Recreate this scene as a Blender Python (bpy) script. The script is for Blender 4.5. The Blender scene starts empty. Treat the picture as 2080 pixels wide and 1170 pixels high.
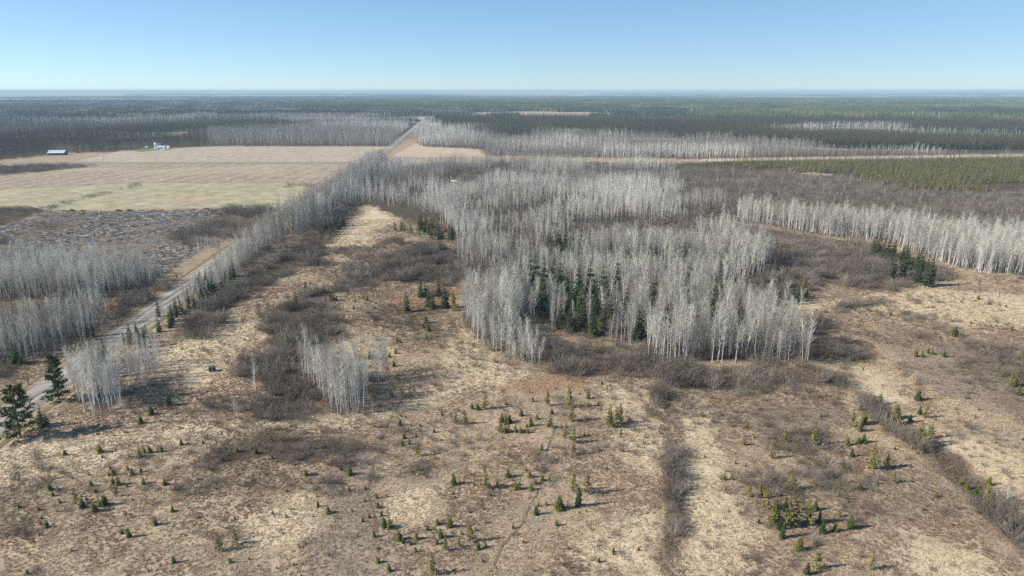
import bpy, math, random
import numpy as np

# ---------------------------------------------------------------- camera, sky, sun
SC = bpy.context.scene
COL = SC.collection
F_PX, CAM_H = 1387.0, 70.0
TH = math.atan((585 - 184) / F_PX)                 # pitch below the horizon
cam_d = bpy.data.cameras.new('camera')
cam_d.sensor_width = 36.0
cam_d.lens = 36.0 * F_PX / 2080.0
cam_d.clip_start, cam_d.clip_end = 1.0, 200000.0
cam = bpy.data.objects.new('camera', cam_d)
cam.location = (0, 0, CAM_H)
cam.rotation_euler = (math.pi / 2 - TH, 0, 0)
COL.objects.link(cam)
SC.camera = cam

SUN_EL, SHADOW_AZ = math.radians(33), math.radians(11)   # shadows run to +x, a little to +y
world = bpy.data.worlds.new('World')
SC.world = world
world.use_nodes = True
wn = world.node_tree
sky = wn.nodes.new('ShaderNodeTexSky')
sky.sky_type = 'NISHITA'
sky.sun_disc = False
sky.sun_elevation = SUN_EL
sky.sun_rotation = math.radians(90) + SHADOW_AZ          # sun stands to the left, slightly behind the camera
sky.altitude = 2500
sky.air_density = 1.0
sky.dust_density = 0.0
sky.ozone_density = 8.0
bg = wn.nodes['Background']
bg.inputs[1].default_value = 0.145
gam = wn.nodes.new('ShaderNodeGamma'); gam.inputs[1].default_value = 0.7
wn.links.new(sky.outputs[0], gam.inputs[0])
tin = wn.nodes.new('ShaderNodeMix'); tin.data_type = 'RGBA'; tin.blend_type = 'MULTIPLY'; tin.inputs[0].default_value = 1.0; tin.inputs[7].default_value = (1.0, 1.08, 1.08, 1)
wn.links.new(gam.outputs[0], tin.inputs[6]); wn.links.new(tin.outputs[2], bg.inputs[0])
sun_d = bpy.data.lights.new('sun', 'SUN')
sun_d.energy = 5.0
sun_d.angle = math.radians(0.53)
sun_d.color = (1.0, 0.935, 0.84)
sun = bpy.data.objects.new('sun', sun_d)
sx, sy, sz = (math.cos(SHADOW_AZ) * math.cos(SUN_EL), math.sin(SHADOW_AZ) * math.cos(SUN_EL), -math.sin(SUN_EL))
from mathutils import Vector, Matrix
sun.rotation_euler = Vector((sx, sy, sz)).to_track_quat('-Z', 'Y').to_euler()
COL.objects.link(sun)
SC.view_settings.view_transform = 'Standard'
SC.view_settings.look = 'None'
SC.view_settings.gamma = 1.0
SC.view_settings.exposure = 0.6
SC.render.engine = 'CYCLES'
SC.cycles.max_bounces = 4
SC.cycles.diffuse_bounces = 2
SC.cycles.glossy_bounces = 1
SC.cycles.transmission_bounces = 1
SC.cycles.volume_bounces = 0
SC.cycles.transparent_max_bounces = 4
SC.cycles.use_denoising = False

# ---------------------------------------------------------------- helpers
RNG = np.random.default_rng(7)
random.seed(7)

def P(px, py):
    """Ground point (metres) of a place seen at photograph pixel px, py."""
    u = (np.asarray(px, float) - 1040) / F_PX
    v = (585 - np.asarray(py, float)) / F_PX
    t = CAM_H / (math.sin(TH) - v * math.cos(TH))
    return u * t, t * (math.cos(TH) + v * math.sin(TH))

def poly(pts):
    a = np.array(pts, float)
    x, y = P(a[:, 0], a[:, 1])
    return np.stack([x, y], 1)

def inside(pg, x, y):
    r = np.zeros(np.shape(x), bool)
    n = len(pg)
    for i in range(n):
        x0, y0 = pg[i]; x1, y1 = pg[(i + 1) % n]
        if y0 == y1: continue
        c = ((y0 > y) != (y1 > y)) & (x < (x1 - x0) * (y - y0) / (y1 - y0) + x0)
        r ^= c
    return r

def _h(ix, iy, s):
    n = (ix.astype(np.int64) * 374761393 + iy.astype(np.int64) * 668265263 + s * 974711) & 0x7fffffff
    n = (n ^ (n >> 13)) * 1274126177 & 0x7fffffff
    return ((n ^ (n >> 16)) & 0xffff) / 65535.0

def vn(x, y, sc, s=0):
    x = np.asarray(x, float) / sc; y = np.asarray(y, float) / sc
    ix, iy = np.floor(x), np.floor(y)
    fx, fy = x - ix, y - iy
    fx = fx * fx * (3 - 2 * fx); fy = fy * fy * (3 - 2 * fy)
    a, b = _h(ix, iy, s), _h(ix + 1, iy, s)
    c, d = _h(ix, iy + 1, s), _h(ix + 1, iy + 1, s)
    return (a * (1 - fx) + b * fx) * (1 - fy) + (c * (1 - fx) + d * fx) * fy

def fbm(x, y, sc, s=0, o=3):
    r, w, t = 0, 1.0, 0
    for i in range(o):
        r = r + w * vn(x, y, sc / 2 ** i, s + i * 17); t += w; w *= .5
    return r / t

ROAD = np.array([(-105.5, 60), (-112.3, 138), (-115.6, 188), (-120.5, 236), (-126.4, 300), (-137, 500), (-152, 849), (-165, 1021), (-186, 1295), (-240, 2000)])
def road_x(y): return np.interp(y, ROAD[:, 1], ROAD[:, 0])

def sstep(a, b, x):
    t = np.clip((np.asarray(x, float) - a) / (b - a), 0, 1)
    return t * t * (3 - 2 * t)

def hgt(x, y):
    x = np.asarray(x, float); y = np.asarray(y, float)
    r = np.hypot(x, y)
    near = sstep(12, 30, x - road_x(y)) * (1 - sstep(300, 380, r)) * sstep(20, 60, y)
    h = near * ((fbm(x, y, 26, 3, 2) - .5) * .7 + (vn(x, y, 90, 9) - .5) * 1.2)
    far = sstep(2500, 6000, r)
    h = h + far * (fbm(x, y, 2600, 21, 3) - .35) * 20 + sstep(9000, 20000, r) * (fbm(x, y, 7000, 31, 3) - .25) * 44
    return h

def link(o, parent=None):
    COL.objects.link(o)
    if parent is not None: o.parent = parent
    return o

def tag(o, label=None, cat=None, group=None, kind=None):
    if label: o['label'] = label
    if cat: o['category'] = cat
    if group: o['group'] = group
    if kind: o['kind'] = kind
    return o

class MB:
    """Collects vertices and faces of one mesh."""
    def __init__(s): s.v, s.f, s.m = [], [], []
    def add(s, vs, fs, m=0):
        b = len(s.v); s.v += [tuple(map(float, p)) for p in vs]
        s.f += [tuple(b + i for i in f) for f in fs]; s.m += [m] * len(fs)
    def tube(s, pts, rad, n=4, m=0, cap=False):
        b = len(s.v); k = len(pts)
        for i, (p, r) in enumerate(zip(pts, rad)):
            d = np.array(pts[min(i + 1, k - 1)], float) - np.array(pts[max(i - 1, 0)], float)
            d /= np.linalg.norm(d) + 1e-9
            a = np.cross(d, (0, 1, 0) if abs(d[1]) < .9 else (1, 0, 0)); a /= np.linalg.norm(a); c = np.cross(d, a)
            for j in range(n):
                t = 2 * math.pi * j / n
                q = np.array(p) + r * (math.cos(t) * a + math.sin(t) * c)
                s.v.append(tuple(map(float, q)))
        for i in range(k - 1):
            for j in range(n):
                s.f.append((b + i * n + j, b + i * n + (j + 1) % n, b + (i + 1) * n + (j + 1) % n, b + (i + 1) * n + j)); s.m.append(m)
        if cap:
            s.f.append(tuple(b + (k - 1) * n + j for j in range(n))); s.m.append(m)
    def tri(s, p, q, w, m=0, rnd=random):
        """a thin twig from p to q"""
        p = np.array(p, float); q = np.array(q, float); d = q - p
        a = np.cross(d, (rnd.gauss(0, 1), rnd.gauss(0, 1), rnd.gauss(0, 1))); a *= w / (2 * (np.linalg.norm(a) + 1e-9))
        s.add([p - a, p + a, q], [(0, 1, 2)], m)
    def box(s, x0, x1, y0, y1, z0, z1, m=0):
        vs = [(x, y, z) for z in (z0, z1) for y in (y0, y1) for x in (x0, x1)]
        s.add(vs, [(0, 2, 3, 1), (4, 5, 7, 6), (0, 1, 5, 4), (2, 6, 7, 3), (0, 4, 6, 2), (1, 3, 7, 5)], m)
    def mesh(s, name, mats):
        me = bpy.data.meshes.new(name); me.from_pydata(s.v, [], s.f)
        for m in (mats if isinstance(mats, (list, tuple)) else [mats]): me.materials.append(m)
        if any(s.m): me.polygons.foreach_set('material_index', s.m)
        me.update(); return me
    def obj(s, name, mats, parent=None, loc=None):
        o = bpy.data.objects.new(name, s.mesh(name, mats)); link(o, parent)
        if loc is not None: o.location = loc
        return o

# ---------------------------------------------------------------- materials
def mat(name, rough=.9, spec=.1):
    m = bpy.data.materials.new(name); m.use_nodes = True
    b = m.node_tree.nodes['Principled BSDF']
    b.inputs['Roughness'].default_value = rough
    b.inputs['Specular IOR Level'].default_value = spec
    return m, m.node_tree, b

def N(nt, t, **kw):
    n = nt.nodes.new(t)
    for k, v in kw.items(): setattr(n, k, v)
    return n

def ramp(nt, src, stops):
    r = N(nt, 'ShaderNodeValToRGB'); e = r.color_ramp.elements
    while len(e) < len(stops): e.new(.5)
    for k, (p, c) in enumerate(stops):
        e[k].position = p; e[k].color = (*c, 1) if len(c) == 3 else c
    nt.links.new(src, r.inputs[0]); return r.outputs[0]

def noise(nt, vec, scale, detail=4, rough=.6, dist=0.):
    n = N(nt, 'ShaderNodeTexNoise'); n.inputs['Scale'].default_value = scale
    n.inputs['Detail'].default_value = detail; n.inputs['Roughness'].default_value = rough; n.inputs['Distortion'].default_value = dist
    if vec is not None: nt.links.new(vec, n.inputs['Vector'])
    return n.outputs['Fac']

def mix(nt, fac, a, b, mode='MIX'):
    n = N(nt, 'ShaderNodeMix', data_type='RGBA', blend_type=mode)
    for s, v in ((n.inputs[0], fac), (n.inputs[6], a), (n.inputs[7], b)):
        if hasattr(v, 'is_linked'): nt.links.new(v, s)
        elif isinstance(v, (int, float)): s.default_value = v
        else: s.default_value = (*v, 1)
    return n.outputs[2]

def mth(nt, op, a, b=None):
    n = N(nt, 'ShaderNodeMath', operation=op)
    for s, v in ((n.inputs[0], a), (n.inputs[1], b)):
        if v is None: continue
        if hasattr(v, 'is_linked'): nt.links.new(v, s)
        else: s.default_value = v
    return n.outputs[0]

def random_mat(name, stops, rough=.9, obj_noise=None, spec=.08, place=None):
    """colour picked for each plant at random, with grain in object space"""
    m, nt, b = mat(name, rough, spec)
    oi = N(nt, 'ShaderNodeObjectInfo')
    c = ramp(nt, oi.outputs['Random'], stops)
    if obj_noise:
        tc = N(nt, 'ShaderNodeTexCoord')
        f = noise(nt, tc.outputs['Object'], obj_noise, 3)
        c = mix(nt, 1.0, c, ramp(nt, f, [(.3, (.62, .62, .62)), (.7, (1.25, 1.25, 1.25))]), 'MULTIPLY')
    if place:
        g = N(nt, 'ShaderNodeNewGeometry')
        c = mix(nt, 1.0, c, ramp(nt, noise(nt, g.outputs['Position'], place[0], 3, .6), place[1]), 'MULTIPLY')
    nt.links.new(c, b.inputs['Base Color'])
    return m

def bark_mat(name, stops, scale=6):
    m, nt, b = mat(name, .85, .15)
    tc = N(nt, 'ShaderNodeTexCoord'); mp = N(nt, 'ShaderNodeMapping'); mp.inputs['Scale'].default_value = (1, 1, .35)
    nt.links.new(tc.outputs['Object'], mp.inputs[0])
    f = noise(nt, mp.outputs[0], scale, 4)
    nt.links.new(ramp(nt, f, stops), b.inputs['Base Color']); return m

M_BARK = bark_mat('aspen_bark', [(.28, (.25, .23, .20)), (.38, (.62, .60, .55)), (.7, (.80, .78, .73))])
M_BARKG = bark_mat('grey_bark', [(.3, (.20, .18, .16)), (.7, (.42, .40, .37))])
M_BARKD = bark_mat('conifer_bark', [(.3, (.07, .05, .04)), (.7, (.16, .12, .09))])
STAND = (.055, [(.34, (.66, .62, .56)), (.5, (1, 1, 1)), (.66, (1.12, 1.12, 1.06))])
M_LIMB = random_mat('aspen_limbs', [(0, (.52, .50, .46)), (.5, (.66, .64, .59)), (1, (.72, .70, .65))], place=STAND)
M_LIMBG = random_mat('grey_limbs', [(0, (.28, .26, .24)), (1, (.36, .34, .31))])
M_TWIG = random_mat('aspen_twigs', [(0, (.46, .445, .40)), (.5, (.60, .58, .525)), (1, (.53, .515, .44))], place=STAND)
M_TWIGY = random_mat('budding_twigs', [(0, (.46, .45, .37)), (.5, (.52, .50, .42)), (1, (.47, .48, .33))])
M_TWIGG = random_mat('grey_twigs', [(0, (.21, .195, .165)), (.5, (.29, .27, .235)), (1, (.25, .23, .195))])
M_TWIGD = random_mat('shade_darkened_twigs', [(0, (.045, .040, .038)), (.5, (.070, .062, .057)), (.85, (.10, .088, .08)), (1, (.16, .145, .13))])  # brown twigs, darkened further to carry the shadows inside the leafless woods
M_SHRUB = random_mat('shrub_twigs', [(0, (.13, .112, .094)), (.25, (.22, .20, .178)), (.5, (.16, .13, .108)), (.7, (.29, .27, .24)), (.9, (.22, .205, .165)), (1, (.13, .114, .097))], place=(.13, [(.30, (.74, .62, .56)), (.42, (.85, .83, .81)), (.52, (1.0, .92, .84)), (.62, (1.22, 1.20, 1.16)), (.74, (1.05, 1.0, .80))]))
M_SPRUCE = random_mat('spruce_needles', [(0, (.028, .048, .018)), (.5, (.042, .068, .023)), (1, (.058, .078, .030))], .75, 1.3)
M_SAP = random_mat('sapling_needles', [(0, (.055, .080, .022)), (.3, (.10, .12, .03)), (.6, (.14, .155, .04)), (.85, (.19, .185, .055)), (1, (.22, .165, .07))], .75, 3.)
M_TAM = random_mat('tamarack_needles', [(0, (.20, .19, .06)), (.5, (.27, .245, .085)), (1, (.25, .21, .105))], .8, 2.)
M_PINE = random_mat('pine_needles', [(0, (.06, .085, .028)), (1, (.09, .115, .038))], .75, 1.)
M_TUFT, nt, b = mat('straw_blades', .85, .08)
at_ = N(nt, 'ShaderNodeAttribute', attribute_name='tone', attribute_type='INSTANCER'); oi_ = N(nt, 'ShaderNodeObjectInfo')
nt.links.new(mix(nt, 1.0, at_.outputs['Color'], ramp(nt, oi_.outputs['Random'], [(0, (.80, .79, .78)), (.5, (1, 1, 1)), (1, (1.1, 1.1, 1.09))]), 'MULTIPLY'), b.inputs['Base Color'])
M_LOG = random_mat('weathered_logs', [(0, (.20, .17, .145)), (.4, (.34, .30, .26)), (.8, (.52, .48, .43)), (1, (.22, .18, .155))])

# ---------------------------------------------------------------- land zones (polygons on the ground)
Z = {}
def zone(name, *lists): Z[name] = [poly(l) for l in lists]
def rstrip(y0, y1, a, b, n=10):
    ys = np.linspace(y0, y1, n); xs = road_x(ys)
    return np.concatenate([np.stack([xs + a, ys], 1), np.stack([xs + b, ys], 1)[::-1]])
def inz(name, x, y):
    r = np.zeros(np.shape(x), bool)
    for pg in Z[name]: r |= inside(pg, x, y)
    return r

zone('stand_main', [(1128, 672), (1200, 692), (1290, 702), (1325, 742), (1400, 744), (1470, 738), (1560, 738), (1630, 738), (1640, 718), (1610, 690), (1560, 655), (1490, 625), (1300, 600), (1080, 590), (1010, 600), (1060, 640), (1110, 655)])
zone('stand_lobe', [(952, 668), (985, 705), (1040, 745), (1110, 745), (1105, 722), (1062, 690), (1050, 655), (1075, 640), (1040, 612), (985, 605), (945, 640)])
zone('stand_second', [(1160, 540), (1300, 550), (1420, 560), (1540, 562), (1572, 548), (1555, 525), (1480, 505), (1180, 500)], [(935, 530), (960, 542), (1030, 540), (1040, 505), (940, 505)], [(1030, 575), (1100, 585), (1480, 600), (1480, 575), (1300, 565), (1040, 560)])
zone('woods_middle', [(660, 462), (700, 408), (745, 345), (900, 332), (1060, 330), (1370, 340), (1390, 392), (1330, 418), (1480, 425), (1500, 455), (1565, 530), (1480, 580), (1300, 570), (1060, 560), (1040, 535), (1000, 500), (935, 505), (925, 475), (862, 428), (745, 412), (690, 425)])
zone('stand_right', [(1490, 447), (1560, 455), (1640, 474), (1700, 482), (1790, 488), (1880, 520), (1930, 540), (2000, 553), (2110, 560), (2110, 505), (1900, 490), (1800, 470), (1650, 458), (1500, 440)])
zone('stub', [(1322, 422), (1390, 427), (1480, 420), (1470, 402), (1330, 407)])
zone('clump_road', [(158, 800), (185, 838), (225, 835), (262, 822), (255, 800), (200, 775)])
zone('clump_road_thin', [(262, 800), (330, 772), (340, 742), (285, 730), (240, 768)])
zone('clump_mid', [(640, 825), (670, 845), (735, 838), (745, 800), (700, 770), (650, 768), (610, 758), (640, 790)], [(755, 782), (790, 785), (800, 765), (765, 755)])
zone('left_upper', [(-420, 620), (60, 612), (160, 604), (260, 592), (330, 575), (300, 560), (200, 545), (-420, 560)])
zone('left_lower', [(-320, 760), (40, 728), (100, 718), (150, 700), (200, 680), (230, 645), (212, 627), (130, 650), (60, 668), (-320, 690)])
Z['strip'] = [rstrip(243, 345, 6, 15), rstrip(345, 700, 6, 22)]
Z['strip_young'] = [rstrip(168, 245, 6.0, 13.5)]
zone('belt', [(850, 297), (980, 303), (990, 316), (1180, 320), (1400, 322), (1700, 318), (2110, 311), (2110, 301), (1700, 304), (1400, 286), (1200, 280), (990, 275), (850, 283)])
zone('behind_field', [(425, 297), (795, 297), (815, 270), (640, 262), (425, 268)])
zone('dark_woods', [(-80, 335), (60, 319), (120, 311), (240, 308), (300, 303), (425, 297), (520, 297), (500, 262), (200, 270), (-80, 285)])
zone('tamarack_bog', [(1430, 336), (1560, 346), (1720, 358), (1850, 386), (1990, 394), (2110, 386), (2110, 321), (1800, 324), (1430, 329)])
zone('swamp', [(1370, 345), (1560, 350), (1720, 362), (1850, 390), (1990, 397), (2110, 392), (2110, 505), (1900, 488), (1700, 452), (1560, 440), (1480, 432), (1480, 400), (1390, 385)])
zone('spruce_belt', [(1390, 292), (1500, 290), (1700, 302), (2110, 305), (2110, 290), (1900, 284), (1500, 272), (1390, 275)])
zone('bare_hill', [(1600, 272), (1900, 285), (2110, 292), (2110, 270), (1700, 262)])
zone('clearcut', [(-60, 520), (-60, 470), (0, 465), (100, 430), (300, 428), (440, 425), (540, 440), (400, 545), (330, 565), (300, 545), (150, 530)])
zone('brush_roadcut', [(345, 500), (430, 505), (520, 465), (565, 428), (545, 420), (450, 420), (440, 450), (350, 480)])
zone('brush_left', [(-60, 468), (0, 462), (90, 432), (110, 424), (60, 420), (-60, 425)], [(-60, 360), (90, 348), (200, 337), (120, 333), (-60, 340)], [(100, 428), (160, 409), (240, 389), (300, 375), (290, 374), (230, 387), (150, 406), (90, 423)], [(30, 500), (130, 460), (110, 455), (0, 490)], [(-60, 535), (120, 530), (100, 505), (-60, 512)], [(575, 384), (640, 380), (660, 375), (590, 376)])
zone('brush_leftstand', [(240, 650), (300, 615), (345, 590), (340, 565), (290, 600), (220, 625)], [(-60, 780), (30, 765), (70, 735), (50, 722), (-60, 732)])
zone('brush_strip', [(480, 620), (560, 570), (650, 520), (680, 470), (740, 425), (700, 425), (640, 470), (560, 530), (470, 590), (400, 640), (350, 690), (420, 690)])
zone('brush_a', [(530, 650), (600, 610), (690, 650), (705, 690), (660, 715), (540, 708)], [(470, 740), (600, 700), (640, 760), (640, 840), (580, 865), (500, 855), (560, 800), (500, 770)], [(425, 845), (470, 850), (480, 825), (430, 820)])
zone('brush_b', [(690, 560), (770, 540), (830, 490), (930, 505), (990, 540), (1000, 560), (950, 565), (900, 580), (830, 570)], [(610, 600), (700, 570), (700, 590), (620, 615)], [(770, 500), (820, 495), (815, 480), (770, 485)])
zone('brush_front', [(1090, 705), (1130, 690), (1300, 715), (1335, 760), (1250, 768), (1100, 758)], [(1640, 645), (1700, 685), (1790, 705), (1760, 740), (1640, 735)], [(1330, 760), (1400, 750), (1650, 745), (1740, 765), (1700, 790), (1560, 785), (1400, 790), (1340, 790)])
zone('hedge', [(1340, 800), (1364, 800), (1376, 900), (1382, 1000), (1384, 1180), (1352, 1180), (1348, 960)], [(1742, 800), (1775, 815), (1900, 895), (1990, 975), (2100, 1080), (2100, 1140), (1970, 1030), (1880, 930), (1760, 840)])
zone('brush_low', [(440, 900), (560, 872), (720, 895), (820, 930), (700, 930), (520, 938), (420, 950)], [(800, 955), (870, 930), (900, 960), (830, 970)], [(1540, 890), (1690, 860), (1700, 900), (1600, 910)], [(1970, 690), (2100, 720), (2100, 800), (2030, 760)])
zone('brush_right', [(1500, 455), (1640, 480), (1760, 492), (1880, 535), (1930, 560), (1880, 575), (1780, 590), (1680, 575), (1640, 600), (1560, 610), (1500, 600), (1575, 555), (1520, 500)], [(1700, 620), (1800, 600), (1820, 615), (1700, 635)])
zone('brush_swamp_mid', [(1180, 350), (1250, 345), (1330, 352), (1290, 375), (1200, 372)], [(930, 395), (1000, 385), (1010, 395), (950, 402)])
zone('brush_thin', [(380, 930), (700, 900), (740, 1000), (500, 1000), (340, 1010)], [(1300, 790), (1700, 790), (1740, 850), (1500, 870), (1400, 850)], [(1560, 870), (1720, 880), (1880, 960), (1960, 1060), (1750, 1060), (1600, 940)], [(1480, 960), (1620, 960), (1680, 1090), (1520, 1080)], [(560, 500), (900, 500), (920, 700), (800, 720), (700, 560)], [(1650, 620), (1900, 700), (2100, 900), (2100, 760), (1900, 640)], [(-60, 1000), (60, 980), (100, 1080), (-60, 1100)])
zone('straw', [(-60, 902), (200, 889), (420, 869), (700, 852), (900, 800), (910, 815), (700, 868), (420, 884), (200, 902), (-60, 918)], [(1375, 800), (1420, 790), (1455, 850), (1465, 960), (1445, 1180), (1392, 1180), (1392, 960), (1375, 850)], [(1225, 792), (1325, 780), (1345, 850), (1342, 965), (1260, 940)], [(1900, 885), (2000, 890), (2110, 950), (2110, 1030), (1990, 965)], [(1720, 735), (1800, 770), (1840, 830), (1750, 805)], [(680, 480), (740, 440), (760, 415), (860, 420), (830, 440), (760, 470), (740, 530), (660, 525)], [(300, 720), (380, 690), (520, 640), (535, 680), (470, 730), (420, 790), (340, 760)], [(790, 1000), (900, 985), (900, 1060), (800, 1075)], [(-60, 930), (120, 895), (250, 925), (120, 965), (-60, 1010)], [(470, 1060), (640, 990), (700, 1060), (560, 1115)], [(1640, 625), (1850, 585), (2110, 600), (2110, 665), (1840, 660)], [(1170, 1090), (1335, 1030), (1335, 1180), (1190, 1180)], [(1830, 1080), (2000, 1120), (2060, 1180), (1850, 1180)], [(690, 700), (790, 680), (800, 720), (700, 730)], [(930, 680), (960, 670), (1080, 760), (1060, 790), (900, 800), (890, 720)], [(1400, 1040), (1500, 1000), (1560, 1080), (1500, 1180), (1400, 1180)])
zone('russet', [(600, 790), (655, 775), (655, 825), (600, 825)], [(1060, 768), (1225, 768), (1180, 795), (1000, 802)], [(915, 570), (962, 565), (965, 588), (920, 592)], [(240, 640), (330, 618), (310, 650), (250, 655)], [(1120, 660), (1180, 690), (1130, 700)], [(780, 600), (930, 600), (900, 640), (790, 640)])
zone('grey_meadow', [(640, 950), (760, 930), (780, 1180), (620, 1180)], [(1500, 830), (1700, 820), (1760, 860), (1560, 900)], [(1800, 700), (1960, 690), (2110, 770), (2110, 860), (1900, 800)])
Z['verge'] = [rstrip(110, 700, 4, 6.5), rstrip(110, 330, -14, -4), rstrip(330, 900, -9, -4)]
WOODS = ['stand_main', 'stand_lobe', 'stand_second', 'woods_middle', 'stand_right', 'stub', 'clump_road', 'clump_mid', 'left_upper', 'left_lower', 'strip', 'belt', 'behind_field', 'dark_woods', 'tamarack_bog', 'swamp', 'spruce_belt', 'bare_hill']
BRUSH = ['brush_roadcut', 'brush_left', 'brush_leftstand', 'brush_strip', 'brush_a', 'brush_b', 'brush_front', 'hedge', 'brush_low', 'brush_right', 'brush_swamp_mid']

def far_kind(x, y):
    """what grows beyond the fields: 0 bare woods, 1 conifers, 2 open land"""
    n = fbm(x * .35, y, 330, 61, 3); m = fbm(x * .4, y, 900, 71, 2)
    az = x / np.maximum(y, 1)
    right = sstep(-.12, .05, az + .06 * (m - .5))
    k = np.where(n + .26 * right > .52, 1, 0)
    k = np.where((fbm(x * .3, y, 380, 81, 3) > .69 - .03 * (1 - right)), 2, k)
    k = np.where(inz('far_light', x, y), 0, np.where(inz('far_dark', x, y), 1, k))
    r = np.hypot(x, y)
    k = np.where((r > 5500) & (fbm(x * .3, y, 1300, 91, 3) > .52 - .10 * sstep(8000, 11000, r)), 2, k)
    return k
zone('floor', [(1330, 331), (1430, 330), (2110, 322), (2110, 510), (1900, 492), (1480, 450), (1390, 420)], [(660, 465), (745, 342), (1060, 328), (1500, 332), (1500, 460), (1570, 550), (1480, 640), (1060, 600), (930, 500), (745, 414)], [(-80, 640), (-80, 540), (300, 540), (345, 570), (240, 650), (60, 780), (-80, 790)])
zone('far_dark', [(-80, 224), (60, 217), (130, 221), (130, 230), (-80, 234)], [(125, 236), (240, 231), (246, 238), (140, 242)], [(190, 265), (330, 251), (560, 247), (650, 257), (560, 262), (300, 269)], [(590, 219), (880, 203), (905, 228), (700, 233), (600, 229)], [(-80, 202), (300, 205), (200, 209), (-80, 208)], [(900, 262), (880, 236), (1100, 238), (1400, 240), (2110, 250), (2110, 262), (1700, 259), (1480, 272), (1240, 270)])
zone('far_light', [(-80, 280), (60, 263), (200, 254), (480, 243), (560, 246), (300, 257), (100, 273)], [(-80, 296), (100, 280), (250, 273), (200, 281), (-80, 300)], [(340, 262), (560, 262), (640, 259), (440, 270)], [(150, 226), (420, 221), (430, 227), (200, 231)], [(480, 213), (580, 211), (590, 215), (470, 218)], [(700, 240), (830, 246), (850, 258), (760, 250)], [(-80, 245), (200, 240), (420, 236), (300, 246), (-80, 252)])
zone('far_meadow', [(870, 231), (1060, 226), (1260, 229), (1250, 236), (1000, 235)], [(1130, 262), (1180, 262), (1190, 267), (1140, 268)])
zone('far_pale', [(1840, 237), (1925, 237), (1925, 242), (1838, 242)], [(1280, 219), (1320, 219), (1320, 223), (1280, 223)], [(1395, 229), (1430, 229), (1430, 233), (1395, 233)])

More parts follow.
